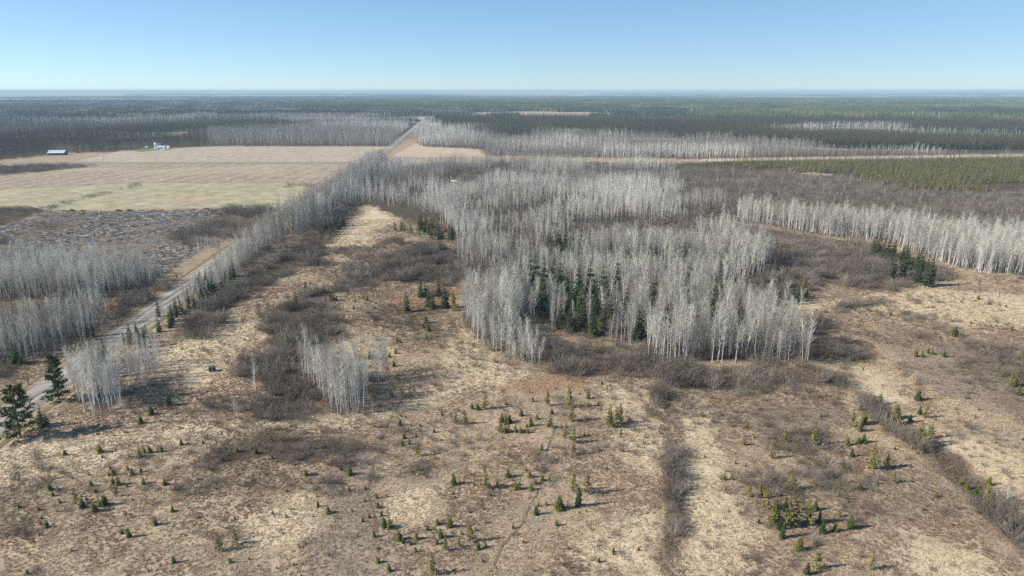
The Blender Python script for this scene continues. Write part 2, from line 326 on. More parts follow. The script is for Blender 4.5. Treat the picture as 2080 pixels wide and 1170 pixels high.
# ---------------------------------------------------------------- ground
def build_ground():
    rows = np.concatenate([np.arange(1320, 560, -3.4), np.arange(560, 250, -2.2), np.arange(250, 189, -1.0)])
    _, yy = P(np.full(len(rows), 1040.), rows)
    rs = np.concatenate([[1, 20, 40, 55, 65], yy[yy > 66], [30000, 42000, 60000, 90000]])
    an = np.concatenate([np.linspace(-42, 42, 440), np.linspace(45, 315, 46)]); an = np.radians(an)
    A, R = np.meshgrid(an, rs)
    x = (R * np.sin(A)); y = (R * np.cos(A))
    nr, na = x.shape
    z = hgt(x, y)
    v = np.stack([x, y, z], -1).reshape(-1, 3)
    i = np.arange(nr - 1)[:, None] * na; j = np.arange(na)[None, :]; j2 = (j + 1) % na
    f = np.stack([i + j, i + j2, i + na + j2, i + na + j], -1).reshape(-1, 4)
    me = bpy.data.meshes.new('ground')
    me.vertices.add(len(v)); me.vertices.foreach_set('co', v.ravel())
    me.loops.add(f.size); me.loops.foreach_set('vertex_index', f[:, ::-1].ravel().astype(np.int32))
    me.polygons.add(len(f)); me.polygons.foreach_set('loop_start', np.arange(0, f.size, 4, dtype=np.int32)); me.polygons.foreach_set('loop_total', np.full(len(f), 4, np.int32))
    me.update(calc_edges=True)
    x, y = v[:, 0], v[:, 1]
    r = np.hypot(x, y)
    acc = {k: np.zeros(len(x)) for k in ('litter', 'straw', 'russet', 'mud', 'grey', 'verge', 'conifer', 'bare', 'open')}
    front = y > 10
    for s in range(4):
        w = .018 * r
        wx = x + (fbm(x, y, 7, 100 + s, 2) - .5) * (5 + w); wy = y + (fbm(x, y, 7, 200 + s, 2) - .5) * (6 + 2 * w)
        def put(k, names, wt=1.0):
            g = np.zeros(len(x), bool)
            for nm in names: g |= inz(nm, wx, wy)
            acc[k] += (g & front) * .25 * wt
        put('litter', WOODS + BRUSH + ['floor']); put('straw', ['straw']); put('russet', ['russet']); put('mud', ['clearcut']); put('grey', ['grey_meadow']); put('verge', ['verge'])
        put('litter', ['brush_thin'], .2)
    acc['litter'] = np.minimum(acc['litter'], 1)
    k = far_kind(x, y); fm = sstep(950, 1250, r) * front
    acc['conifer'] = (k == 1) * fm; acc['bare'] = (k == 0) * fm; acc['open'] = (k == 2) * fm
    fmw = inz('far_meadow', x, y); fp = inz('far_pale', x, y)
    acc['open'] = np.where(fmw, 1, acc['open']); acc['conifer'] = np.where(fmw | fp, 0, acc['conifer']); acc['bare'] = np.where(fp, 1, np.where(fmw, 0, acc['bare']))
    for nm, ch in (('zone_a', ('litter', 'straw', 'russet')), ('zone_b', ('mud', 'grey', 'verge')), ('zone_c', ('conifer', 'bare', 'open'))):
        at = me.attributes.new(nm, 'FLOAT_COLOR', 'POINT')
        c = np.ones((len(x), 4), np.float32)
        for q, kk in enumerate(ch): c[:, q] = acc[kk]
        at.data.foreach_set('color', c.ravel())
    me.polygons.foreach_set('use_smooth', np.ones(len(f), bool))
    m, nt, b = mat('meadow', .95, .05)
    geo = N(nt, 'ShaderNodeNewGeometry'); pos = geo.outputs['Position']
    def attr(nm):
        a = N(nt, 'ShaderNodeAttribute', attribute_name=nm); s = N(nt, 'ShaderNodeSeparateColor'); nt.links.new(a.outputs['Color'], s.inputs[0]); return s.outputs
    a, bb, cc = attr('zone_a'), attr('zone_b'), attr('zone_c')
    big = noise(nt, pos, .045, 5, .65, .6); mid = noise(nt, pos, .35, 5, .7, .8); fine = noise(nt, pos, 2.2, 4, .7, .4)
    base = ramp(nt, mid, [(.34, (.14, .10, .07)), (.45, (.31, .23, .155)), (.56, (.48, .375, .25)), (.70, (.38, .275, .185))])
    base = mix(nt, ramp(nt, big, [(.40, (0, 0, 0)), (.62, (.75, .75, .75))]), base, ramp(nt, mid, [(.3, (.26, .20, .15)), (.7, (.36, .285, .21))]))
    straw = ramp(nt, mid, [(.33, (.30, .22, .145)), (.44, (.55, .44, .29)), (.66, (.66, .55, .38))])
    c = mix(nt, mth(nt, 'MULTIPLY', a[1], .85), base, straw)
    c = mix(nt, mth(nt, 'MULTIPLY', bb[1], .8), c, ramp(nt, mid, [(.3, (.20, .155, .12)), (.7, (.33, .265, .20))]))
    c = mix(nt, mth(nt, 'MULTIPLY', a[2], .8), c, ramp(nt, mid, [(.3, (.22, .12, .07)), (.7, (.42, .27, .16))]))
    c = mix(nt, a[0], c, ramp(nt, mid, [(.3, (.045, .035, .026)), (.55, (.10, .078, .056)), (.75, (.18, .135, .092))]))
    c = mix(nt, bb[0], c, ramp(nt, mid, [(.34, (.075, .06, .048)), (.48, (.17, .142, .115)), (.6, (.245, .205, .168)), (.74, (.36, .31, .26))]))
    c = mix(nt, mth(nt, 'MULTIPLY', bb[2], .8), c, ramp(nt, mid, [(.3, (.20, .15, .10)), (.55, (.37, .29, .19)), (.75, (.31, .265, .15))]))
    fn = noise(nt, pos, .02, 5, .7)
    c = mix(nt, cc[0], c, ramp(nt, fn, [(.3, (.036, .050, .028)), (.7, (.075, .090, .046))]))
    c = mix(nt, cc[1], c, ramp(nt, fn, [(.3, (.045, .04, .036)), (.7, (.12, .108, .096))]))  # bare-woods floor, its colour lowered for the shade among the trees
    c = mix(nt, cc[2], c, ramp(nt, fn, [(.3, (.33, .26, .19)), (.7, (.46, .38, .28))]))
    c = mix(nt, .8, c, ramp(nt, fine, [(.25, (.62, .60, .58)), (.5, (1, 1, 1)), (.75, (1.22, 1.22, 1.2))]), 'MULTIPLY')
    nt.links.new(c, b.inputs['Base Color'])
    bp = N(nt, 'ShaderNodeBump'); bp.inputs['Strength'].default_value = .8; bp.inputs['Distance'].default_value = .35
    hh = mth(nt, 'ADD', mth(nt, 'MULTIPLY', fine, .55), mid)
    nt.links.new(hh, bp.inputs['Height']); nt.links.new(bp.outputs[0], b.inputs['Normal'])
    me.materials.append(m)
    o = bpy.data.objects.new('ground', me); link(o); tag(o, 'dry straw meadow and woodland floor reaching to the horizon', 'ground', kind='structure')
    return o
build_ground()

def sheet(name, pg, z, material, label=None, cat='field', sub=0):
    """flat piece of land as a filled polygon"""
    me = bpy.data.meshes.new(name)
    me.from_pydata([(float(x), float(y), z) for x, y in pg], [], [tuple(range(len(pg)))]); me.update()
    if me.polygons[0].normal.z < 0: me.flip_normals()
    me.materials.append(material)
    o = bpy.data.objects.new(name, me); link(o); tag(o, label, cat, kind='structure'); return o

def ribbon(name, pts, profile, material, label, cat, step=4.):
    """a strip along a polyline; profile = [(offset, height above ground)]"""
    pts = np.array(pts, float); seg = np.hypot(*np.diff(pts, axis=0).T); L = np.concatenate([[0], np.cumsum(seg)])
    t = np.linspace(0, L[-1], max(2, int(L[-1] / step)))
    x = np.interp(t, L, pts[:, 0]); y = np.interp(t, L, pts[:, 1])
    dx, dy = np.gradient(x), np.gradient(y); n = np.hypot(dx, dy); nx, ny = dy / n, -dx / n
    k = len(profile); vs = []
    for q in range(len(t)):
        for o_, h_ in profile:
            X, Y = x[q] + nx[q] * o_, y[q] + ny[q] * o_
            vs.append((X, Y, float(hgt(X, Y)) + h_))
    fs = [(q * k + j, q * k + j + 1, (q + 1) * k + j + 1, (q + 1) * k + j) for q in range(len(t) - 1) for j in range(k - 1)]
    me = bpy.data.meshes.new(name); me.from_pydata(vs, [], fs); me.update()
    if me.polygons[0].normal.z < 0: me.flip_normals()
    me.materials.append(material)
    o = bpy.data.objects.new(name, me); link(o); tag(o, label, cat, kind='structure'); return o

def land_mat(name, stops, scale, stripes=None, bump=.3, tint=None):
    m, nt, b = mat(name, .95, .05)
    geo = N(nt, 'ShaderNodeNewGeometry'); pos = geo.outputs['Position']
    f = noise(nt, pos, scale, 6, .68, .5); c = ramp(nt, f, stops)
    if stripes:
        ang, wl, amt, dark = stripes
        mp = N(nt, 'ShaderNodeMapping'); mp.inputs['Rotation'].default_value = (0, 0, ang); nt.links.new(pos, mp.inputs[0])
        w = N(nt, 'ShaderNodeTexWave'); w.inputs['Scale'].default_value = 1 / wl * .31; w.inputs['Distortion'].default_value = .9; w.inputs['Detail'].default_value = 3; w.inputs['Detail Scale'].default_value = .6
        nt.links.new(mp.outputs[0], w.inputs[0])
        g = mth(nt, 'MULTIPLY', w.outputs['Fac'], noise(nt, pos, .03, 3))
        c = mix(nt, mth(nt, 'MULTIPLY', g, amt), c, dark)
    if tint:
        c = mix(nt, ramp(nt, noise(nt, pos, tint[0], 4, .6, 1.), [(.5, (0, 0, 0)), (.68, (.8, .8, .8))]), c, tint[1])
    nt.links.new(c, b.inputs['Base Color'])
    bp = N(nt, 'ShaderNodeBump'); bp.inputs['Strength'].default_value = bump; bp.inputs['Distance'].default_value = .4
    nt.links.new(noise(nt, pos, .8, 4), bp.inputs['Height']); nt.links.new(bp.outputs[0], b.inputs['Normal'])
    return m

ANG = math.radians(4)
sheet('field', poly([(150, 329), (245, 306), (320, 304), (440, 297.5), (795, 298), (762, 329)]), .05, land_mat('stubble', [(.36, (.30, .245, .185)), (.5, (.40, .33, .25)), (.62, (.48, .405, .31))], .13, (ANG, 9, .35, (.28, .215, .16)), tint=(.012, (.44, .39, .29))), 'pale tan stubble field below the white farm buildings')
sheet('field', poly([(-120, 395), (-120, 372), (60, 356), (205, 334), (757, 333), (712, 372), (640, 384), (600, 371), (280, 371), (0, 385)]), .05, land_mat('rough_pasture', [(.37, (.21, .16, .12)), (.5, (.35, .28, .21)), (.62, (.47, .385, .28))], .22, (ANG, 16, .9, (.22, .17, .13)), tint=(.01, (.42, .37, .26))), 'rough brown pasture with faint rows below the straight lane')
gm = land_mat('green_hay', [(.38, (.265, .24, .145)), (.5, (.365, .325, .21)), (.62, (.46, .40, .27))], .12, (ANG + .25, 24, .7, (.265, .26, .15)), tint=(.016, (.44, .385, .26)))
sheet('field', poly([(-120, 425), (-120, 396), (0, 386), (280, 372), (600, 372), (640, 385), (607, 418), (565, 424), (430, 422), (300, 425), (100, 429), (60, 419), (0, 418)]), .05, gm, 'pale green hay field bordering the grey clearing')
sheet('field', poly([(792, 319), (845, 291), (862, 298), (970, 304), (986, 319)]), .05, land_mat('tan_field', [(.3, (.38, .29, .21)), (.6, (.50, .40, .29))], .06), 'small tan field to the right of the road before the aspen belt')
sheet('field', poly([(1420, 327), (1430, 323), (1760, 318), (2120, 313), (2120, 317.5), (1760, 322), (1430, 328)]), .05, land_mat('pale_strip', [(.3, (.42, .39, .29)), (.7, (.56, .51, .40))], .06), 'long pale grass strip between the bog trees and the far aspen belt')
sheet('bare_patch', poly([(306, 411), (360, 405), (440, 404), (430, 411), (380, 416), (318, 417)]), .09, land_mat('russet_patch', [(.3, (.27, .19, .125)), (.6, (.44, .345, .24))], .12), 'russet bare patch inside the green hay field', 'field')
sheet('bare_patch', poly([(1625, 352), (1650, 349), (1690, 354), (1690, 357), (1640, 357)]), .09, land_mat('sand', [(.3, (.40, .30, .21)), (.6, (.52, .42, .31))], .12), 'small sandy opening beside the bog trees', 'clearing')
sheet('lawn', poly([(268, 306), (300, 300), (338, 299), (360, 301), (330, 304), (285, 309)]), .09, land_mat('lawn', [(.3, (.12, .16, .06)), (.6, (.20, .24, .10))], .12), 'short green lawn around the white farm buildings', 'lawn')

# roads
mr, nt, b = mat('gravel', .95, .1)
geo = N(nt, 'ShaderNodeNewGeometry'); pos = geo.outputs['Position']
mp = N(nt, 'ShaderNodeMapping'); mp.inputs['Scale'].default_value = (1, .06, 1); mp.inputs['Rotation'].default_value = (0, 0, -.075); nt.links.new(pos, mp.inputs[0])
g1 = noise(nt, mp.outputs[0], .9, 4, .6); g2 = noise(nt, pos, 1.5, 4, .7)
c = ramp(nt, g1, [(.36, (.18, .155, .125)), (.5, (.30, .275, .235)), (.64, (.42, .39, .345))])
c = mix(nt, .5, c, ramp(nt, g2, [(.3, (.8, .8, .8)), (.7, (1.15, 1.15, 1.15))]), 'MULTIPLY')
nt.links.new(c, b.inputs['Base Color'])
ribbon('road', ROAD, [(-4.0, .02), (-2.9, .22), (0, .30), (2.9, .22), (4.0, .02)], mr, 'straight pale gravel road running away to the horizon', 'road')
M_DITCH = land_mat('ditch', [(.3, (.12, .10, .06)), (.6, (.24, .19, .11))], .3)
M_LANE = land_mat('lane', [(.3, (.20, .17, .14)), (.6, (.30, .27, .23))], .2)
ribbon('ditch', [(road_x(y) + 6.2, y) for y in np.linspace(60, 1200, 40)], [(-.7, .05), (0, .06), (.7, .05)], M_DITCH, 'dark grassy ditch on the meadow side of the gravel road', 'ditch')
ribbon('ditch', [(road_x(y) - 6.4, y) for y in np.linspace(60, 1200, 40)], [(-.6, .05), (0, .06), (.6, .05)], M_DITCH, 'dark grassy ditch on the pole side of the gravel road', 'ditch')
lx0, ly0 = P(-150, 331.5); lx1, ly1 = P(758, 331)
ribbon('lane', [(lx0, ly0), (lx1, ly1)], [(-7, .07), (-3, .3), (3, .3), (7, .07)], M_LANE, 'straight dark lane between the stubble field and the brown pasture', 'lane', 20)
M_TRAIL = land_mat('trail', [(.3, (.10, .075, .055)), (.6, (.19, .145, .105))], .8)
for lab, tr in (('thin trodden trail winding between tamaracks to the bare bushes', [(930, 1160), (985, 1040), (1012, 975), (1060, 920), (1130, 840), (1170, 745), (1220, 660), (1265, 530), (1275, 420), (1300, 350), (1330, 280)]), ('thin trodden trail beside the line of dark saplings', [(240, 450), (215, 570), (195, 660), (220, 740), (240, 800), (245, 900)]), ('thin trodden trail leaving the small grey aspen clump', [(410, 90), (370, 160), (330, 220), (300, 300), (275, 360)])):
    q = np.array(tr, float); X, Y = P(680 + q[:, 0] / 2.971, 780 + q[:, 1] / 2.971)
    ribbon('path', np.stack([X, Y], 1), [(-.22, .05), (0, .07), (.22, .05)], M_TRAIL, lab, 'path', 1.0)

mw, nt, b = mat('puddle_water', .08, .5)
b.inputs['Base Color'].default_value = (.03, .035, .04, 1)
for lab, pg in (('narrow blue puddle at the field edge of the clearing', [(306, 437), (320, 432), (350, 430), (352, 433), (325, 438), (310, 440)]), ('small blue puddle among pale slash near the grey brush', [(312, 454), (330, 451), (340, 453), (330, 457), (316, 457)]), ('long dark ditch of water across the clearing', [(170, 450), (215, 445), (265, 441), (285, 440), (240, 447), (190, 453)]), ('round blue puddle in the middle of the clearing', [(116, 477), (125, 473), (132, 475), (127, 478), (119, 479)]), ('blue puddle beside the bare dead trees', [(174, 490), (186, 485), (195, 487), (192, 490), (180, 492)]), ('pale puddle at the brushy edge of the clearing', [(-5, 495), (15, 488), (32, 486), (20, 492), (0, 497)]), ('small dark puddle close to the lone black spruce', [(288, 514), (300, 511), (306, 514), (296, 516)])):
    sheet('puddle', poly(pg), .06, mw, lab, 'puddle')

# ---------------------------------------------------------------- plants: meshes
def aspen(seed, h, nb=40, tw=14, bark=M_BARK, twig=M_TWIG, w=1.0, base=.34):
    rnd = random.Random(seed)
    T, C = MB(), MB()
    ph, am = rnd.uniform(0, 6.28), rnd.uniform(.05, .35)
    lx, ly = rnd.gauss(0, .03) * h, rnd.gauss(0, .03) * h
    def ax(t): return np.array([lx * t * t + am * math.sin(ph + 3 * t) * t, ly * t * t + am * math.cos(ph + 2.3 * t) * t, h * t])
    ts = [0, .12, .3, .5, .7, .85, 1.0]; r0 = .0070 * h * w
    T.tube([ax(t) for t in ts], [r0 * (1.15 if t == 0 else 1) * (1 - .88 * t) for t in ts], 5)
    for i in range(nb):
        t = base + (1 - base) * (i + rnd.random()) / nb * .98
        a = rnd.uniform(0, 6.28); rel = (t - base) / (1 - base)
        L = h * (.045 + .115 * math.sin(math.pi * min(1, .18 + .82 * rel)) ** .8) * rnd.uniform(.6, 1.25) * w
        up = rnd.uniform(.75, 1.35) + .5 * rel
        d = np.array([math.cos(a), math.sin(a), up]); d /= np.linalg.norm(d)
        p0 = ax(t); p1 = p0 + d * L * .5; p2 = p0 + d * L + np.array([0, 0, .14 * L])
        r = max(.013, r0 * .30 * (1 - .6 * rel))
        C.tube([p0, p1, p2], [r, r * .65, r * .2], 3, m=1)
        for k in range(tw):
            s = rnd.uniform(.25, 1.0); q = p0 + (p2 - p0) * s
            dd = d * .5 + np.array([rnd.gauss(0, .5), rnd.gauss(0, .5), rnd.uniform(.1, .9)])
            q2 = q + dd / np.linalg.norm(dd) * L * rnd.uniform(.22, .5)
            C.tri(q, q2, .034 * w, 0, rnd)
    return T.mesh('aspen_trunk', bark), C.mesh('aspen_crown', [twig, twig if twig is M_TWIGD else M_LIMBG if bark is M_BARKG else M_LIMB])

def joined(name, a, b):
    """trunk and crown as one mesh with two materials, for the far masses"""
    mb = MB()
    for me, k in ((a, 0), (b, 1)):
        b0 = len(mb.m); mb.add([v.co for v in me.vertices], [tuple(p.vertices) for p in me.polygons], k)
        mb.m[b0:] = [k + p.material_index for p in me.polygons]
    return mb.mesh(name, [a.materials[0]] + list(b.materials))

def conifer(seed, h, w, whorls, nb, needles=M_SPRUCE, bark=M_BARKD, start=.04, thin=.30, droop=.25, power=.85, ragged=.3, hang=True):
    rnd = random.Random(seed); T, C = MB(), MB()
    T.tube([(0, 0, 0), (0, 0, h * .5), (0, 0, h * .97)], [.014 * h + .015, .010 * h + .008, .006], 5)
    for i in range(whorls):
        t = start + (1 - start) * (i + rnd.uniform(-.3, .3)) / whorls; t = min(max(t, start), .985)
        R = w * (1 - t) ** power + .03 * w
        n = max(3, int(nb * (.45 + .55 * (1 - t))))
        a0 = rnd.uniform(0, 6.28)
        for j in range(n):
            a = a0 + 6.283 * j / n + rnd.uniform(-.3, .3); L = R * rnd.uniform(1 - ragged, 1 + ragged * .5)
            up = .35 * t - droop * (1 - t) + rnd.uniform(-.12, .12)
            d = np.array([math.cos(a), math.sin(a), up]); s = np.array([-math.sin(a), math.cos(a), rnd.uniform(-.3, .3)])
            p = np.array([0, 0, h * t + .1 * L]); wd = L * thin * rnd.uniform(.7, 1.3)
            m1 = p + d * L * .55 + s * wd; m2 = p + d * L * .55 - s * wd; e = p + d * L + np.array([0, 0, .1 * L])
            C.add([p, m1, e, m2], [(0, 1, 2), (0, 2, 3)])
            if hang:
                q = p + d * L * rnd.uniform(.4, .7)
                C.add([q - s * wd * .8, q + s * wd * .8, q + d * L * .35 - np.array([0, 0, .34 * L])], [(0, 1, 2)])
                C.add([q - d * L * .2, q + d * L * .3, q + s * wd * rnd.choice((-1.2, 1.2)) + np.array([0, 0, .16 * L])], [(0, 1, 2)])
    C.add([(0.03 * w, 0, h * .94), (-.03 * w, .02, h * .94), (0, 0, h * 1.03)], [(0, 1, 2)])
    return T.mesh('conifer_trunk', bark), C.mesh('conifer_crown', needles)

def tamarack(seed, h, w, n=95, needles=M_TAM):
    rnd = random.Random(seed); T, C = MB(), MB()
    T.tube([(0, 0, 0), (0, 0, h * .5), (0, 0, h)], [.011 * h + .01, .007 * h, .006], 4)
    for i in range(n):
        t = .10 + .88 * (i + rnd.random()) / n; L = (w * (1 - t) ** .8 + .12) * rnd.uniform(.6, 1.2); a = rnd.uniform(0, 6.28)
        d = np.array([math.cos(a), math.sin(a), rnd.uniform(-.1, .35)]); p = np.array([0, 0, h * t])
        C.tri(p, p + d * L, .03, 0, rnd)
        for k in range(7):
            q = p + d * L * rnd.uniform(.2, 1); z = np.array([rnd.gauss(0, .3), rnd.gauss(0, .3), rnd.gauss(.1, .25)]) * L
            C.tri(q - z * .4, q + z * .7, .15 + .05 * L, 0, rnd)
    return T.mesh('tamarack_trunk', M_BARKD), C.mesh('tamarack_crown', needles)

def pine(seed, h, w, n=62):
    rnd = random.Random(seed); T, C = MB(), MB()
    T.tube([(0, 0, 0), (.1, 0, h * .4), (-.05, .1, h * .75), (0, 0, h)], [.17, .14, .08, .02], 6)
    for i in range(n):
        t = .07 + .92 * (i + rnd.random()) / n; L = w * (1.1 - t) ** .6 * rnd.uniform(.5, 1.15); a = rnd.uniform(0, 6.28)
        d = np.array([math.cos(a), math.sin(a), rnd.uniform(-.05, .4)]); p = np.array([0, 0, h * t])
        T.tube([p, p + d * L * .6, p + d * L], [.05, .03, .012], 3)
        for k in range(40):
            q = p + d * L * rnd.uniform(.45, 1.08) + np.array([rnd.gauss(0, .22), rnd.gauss(0, .22), rnd.gauss(.05, .14)]) * (.5 + .3 * L)
            z = np.array([rnd.gauss(0, 1), rnd.gauss(0, 1), rnd.gauss(.4, .5)]) * .24
            C.tri(q - z, q + z, .30, 0, rnd)
    return T.mesh('pine_trunk', M_BARKD), C.mesh('pine_crown', M_PINE)

def shrub(seed, h, w, n=34, tw=7, m=M_SHRUB):
    rnd = random.Random(seed); C = MB()
    for i in range(n):
        a = rnd.uniform(0, 6.28); s = rnd.random() ** .6; L = h * rnd.uniform(.6, 1.1) * (1 - .25 * s)
        b0 = np.array([math.cos(a), math.sin(a), 0]) * w * .18 * s
        p1 = b0 + np.array([math.cos(a) * w * .28 * s, math.sin(a) * w * .28 * s, L * .5])
        p2 = b0 + np.array([math.cos(a) * w * .55 * s + rnd.gauss(0, .1), math.sin(a) * w * .55 * s + rnd.gauss(0, .1), L])
        C.tube([b0, p1, p2], [.022, .016, .006], 3)
        for k in range(tw):
            u = rnd.uniform(.3, .95); q = b0 * (1 - u) + p2 * u
            z = np.array([rnd.gauss(0, .5), rnd.gauss(0, .5), rnd.uniform(.3, 1.2)]); z *= h * rnd.uniform(.14, .30) / np.linalg.norm(z)
            C.tri(q, q + z, .04, 0, rnd)
    return C.mesh('shrub', m)

def tuft(seed, n=18, h=.22, w=.5):
    rnd = random.Random(seed); C = MB()
    for i in range(n):
        a = rnd.uniform(0, 6.28); s = rnd.uniform(.1, 1); b0 = np.array([math.cos(a), math.sin(a), 0]) * w * .35 * s
        t = rnd.gauss(a, .6); lean = rnd.uniform(.4, 1.5)
        p1 = b0 + np.array([math.cos(t) * h * .35 * lean, math.sin(t) * h * .35 * lean, h * rnd.uniform(.45, .8)])
        p2 = p1 + np.array([math.cos(t) * h * .6 * lean, math.sin(t) * h * .6 * lean, h * rnd.uniform(-.5, .15)])
        sd = np.array([-math.sin(t), math.cos(t), 0]) * rnd.uniform(.016, .038)
        C.add([b0 - sd, b0 + sd, p1 + sd, p1 - sd, p2], [(0, 1, 2, 3), (3, 2, 4)])
    return C.mesh('tuft', M_TUFT)

def clump(seed, size, n, kind):
    """a patch of far woodland: n low trees"""
    rnd = random.Random(seed); C = MB()
    for i in range(n):
        x, y = rnd.uniform(-size, size), rnd.uniform(-size, size)
        if kind == 'conifer':
            h, r, k = rnd.uniform(9, 17), rnd.uniform(1.6, 2.8), 5
            v = [(x + r * math.cos(6.283 * (j + rnd.random() * .6) / k) * rnd.uniform(.7, 1.2), y + r * math.sin(6.283 * j / k) * rnd.uniform(.7, 1.2), h * rnd.uniform(.02, .18)) for j in range(k)] + [(x, y, h)]
            C.add(v, [(j, (j + 1) % k, k) for j in range(k)])
        else:
            h = rnd.uniform(9, 15)
            for j in range(5):
                a = rnd.uniform(0, 6.28); r = rnd.uniform(.6, 2.6)
                p = np.array([x, y, h * rnd.uniform(0, .45)]); q = np.array([x + r * math.cos(a), y + r * math.sin(a), h * rnd.uniform(.75, 1.1)])
                C.tri(p, q, rnd.uniform(.8, 1.6), 0, rnd)
                s = q + np.array([rnd.gauss(0, .8), rnd.gauss(0, .8), -h * rnd.uniform(.3, .6)])
                C.tri(q, s, rnd.uniform(.8, 1.6), 0, rnd)
    return C

# ---------------------------------------------------------------- plants: scattering
def grid_points(pgs, s, seed, keep=None, warp=1.0):
    rng = np.random.default_rng(seed); out = []
    for pg in pgs:
        x0, y0 = pg.min(0); x1, y1 = pg.max(0)
        gx, gy = np.meshgrid(np.arange(x0, x1, s), np.arange(y0, y1, s))
        gx = gx + rng.uniform(-.48, .48, gx.shape) * s; gy = gy + rng.uniform(-.48, .48, gy.shape) * s
        gx, gy = gx.ravel(), gy.ravel()
        wx = gx + ((fbm(gx, gy, 11, seed, 2) - .5) * 13 + rng.normal(0, 1.3, gx.shape)) * warp; wy = gy + ((fbm(gx, gy, 11, seed + 5, 2) - .5) * 17 + rng.normal(0, 1.8, gx.shape)) * warp
        k = inside(pg, wx, wy)
        if keep is not None: k &= keep(gx, gy)
        out.append(np.stack([gx[k], gy[k]], 1))
    return np.concatenate(out) if out else np.zeros((0, 2))

def visible(x, y, pad=.06):
    """roughly within the picture's wedge, with some room to either side"""
    return (np.where(x < 0, -x - 25, x) < (y * math.cos(TH) + CAM_H * math.sin(TH)) * (.75 + pad) + 12) & (y > 70)

def scatter(name, pts, sc, vi, meshes, label, cat, tilt=.05, seed=1, tone=None):
    """one object of kind stuff that repeats the given meshes on many points"""
    n = len(pts); rng = np.random.default_rng(seed)
    me = bpy.data.meshes.new(name); me.vertices.add(n)
    z = hgt(pts[:, 0], pts[:, 1]) - .02
    me.vertices.foreach_set('co', np.stack([pts[:, 0], pts[:, 1], z], 1).astype(np.float32).ravel())
    def at(nm, ty, arr, prop):
        a = me.attributes.new(nm, ty, 'POINT'); a.data.foreach_set(prop, np.ascontiguousarray(arr).ravel())
    rot = np.stack([rng.normal(0, tilt, n), rng.normal(0, tilt, n), rng.uniform(0, 6.283, n)], 1).astype(np.float32)
    sc = np.asarray(sc, np.float32); sc = np.repeat(sc[:, None], 3, 1) if sc.ndim == 1 else sc
    at('rot', 'FLOAT_VECTOR', rot, 'vector'); at('siz', 'FLOAT_VECTOR', sc, 'vector'); at('vi', 'INT', np.asarray(vi, np.int32), 'value')
    if tone is not None: at('tone', 'FLOAT_VECTOR', tone.astype(np.float32), 'vector')
    o = bpy.data.objects.new(name, me); link(o); tag(o, label, cat, kind='stuff')
    nt = bpy.data.node_groups.new(name, 'GeometryNodeTree')
    nt.interface.new_socket('Geometry', in_out='INPUT', socket_type='NodeSocketGeometry'); nt.interface.new_socket('Geometry', in_out='OUTPUT', socket_type='NodeSocketGeometry')
    gi, go = nt.nodes.new('NodeGroupInput'), nt.nodes.new('NodeGroupOutput')
    jn = nt.nodes.new('GeometryNodeJoinGeometry'); ip = nt.nodes.new('GeometryNodeInstanceOnPoints')
    for k, m in enumerate(meshes):
        po = bpy.data.objects.new(name + '_source', m)          # never linked to the scene: only a carrier for its mesh
        oi = nt.nodes.new('GeometryNodeObjectInfo'); oi.inputs['Object'].default_value = po
        g = nt.nodes.new('GeometryNodeGeometryToInstance')
        nt.links.new(oi.outputs['Geometry'], g.inputs[0]); nt.links.new(g.outputs[0], jn.inputs[0])
    def named(nm, ty):
        q = nt.nodes.new('GeometryNodeInputNamedAttribute'); q.data_type = ty; q.inputs['Name'].default_value = nm; return q.outputs[0]
    nt.links.new(gi.outputs[0], ip.inputs['Points']); nt.links.new(jn.outputs[0], ip.inputs['Instance'])
    ip.inputs['Pick Instance'].default_value = True
    nt.links.new(named('vi', 'INT'), ip.inputs['Instance Index'])
    e2r = nt.nodes.new('FunctionNodeEulerToRotation'); nt.links.new(named('rot', 'FLOAT_VECTOR'), e2r.inputs[0]); nt.links.new(e2r.outputs[0], ip.inputs['Rotation'])
    nt.links.new(named('siz', 'FLOAT_VECTOR'), ip.inputs['Scale'])
    nt.links.new(ip.outputs[0], go.inputs[0])
    md = o.modifiers.new('scatter', 'NODES'); md.node_group = nt
    return o

def place(name, x, y, sc, parts, label, cat, group, rng=random, tilt=.03, zs=1.0):
    """one plant: an empty at its foot with its parts below it (or a single mesh)"""
    loc = (float(x), float(y), float(hgt(x, y)) - .03)
    e = bpy.data.objects.new(name, None if len(parts) > 1 else parts[0][1])
    e.location = loc; e.scale = (sc, sc, sc * zs); e.rotation_euler = (rng.gauss(0, tilt), rng.gauss(0, tilt), rng.uniform(0, 6.283))
    link(e); tag(e, label, cat, group)
    if len(parts) > 1:
        e.empty_display_size = .2
        for nm, me in parts: link(bpy.data.objects.new(nm, me), e)
    return e

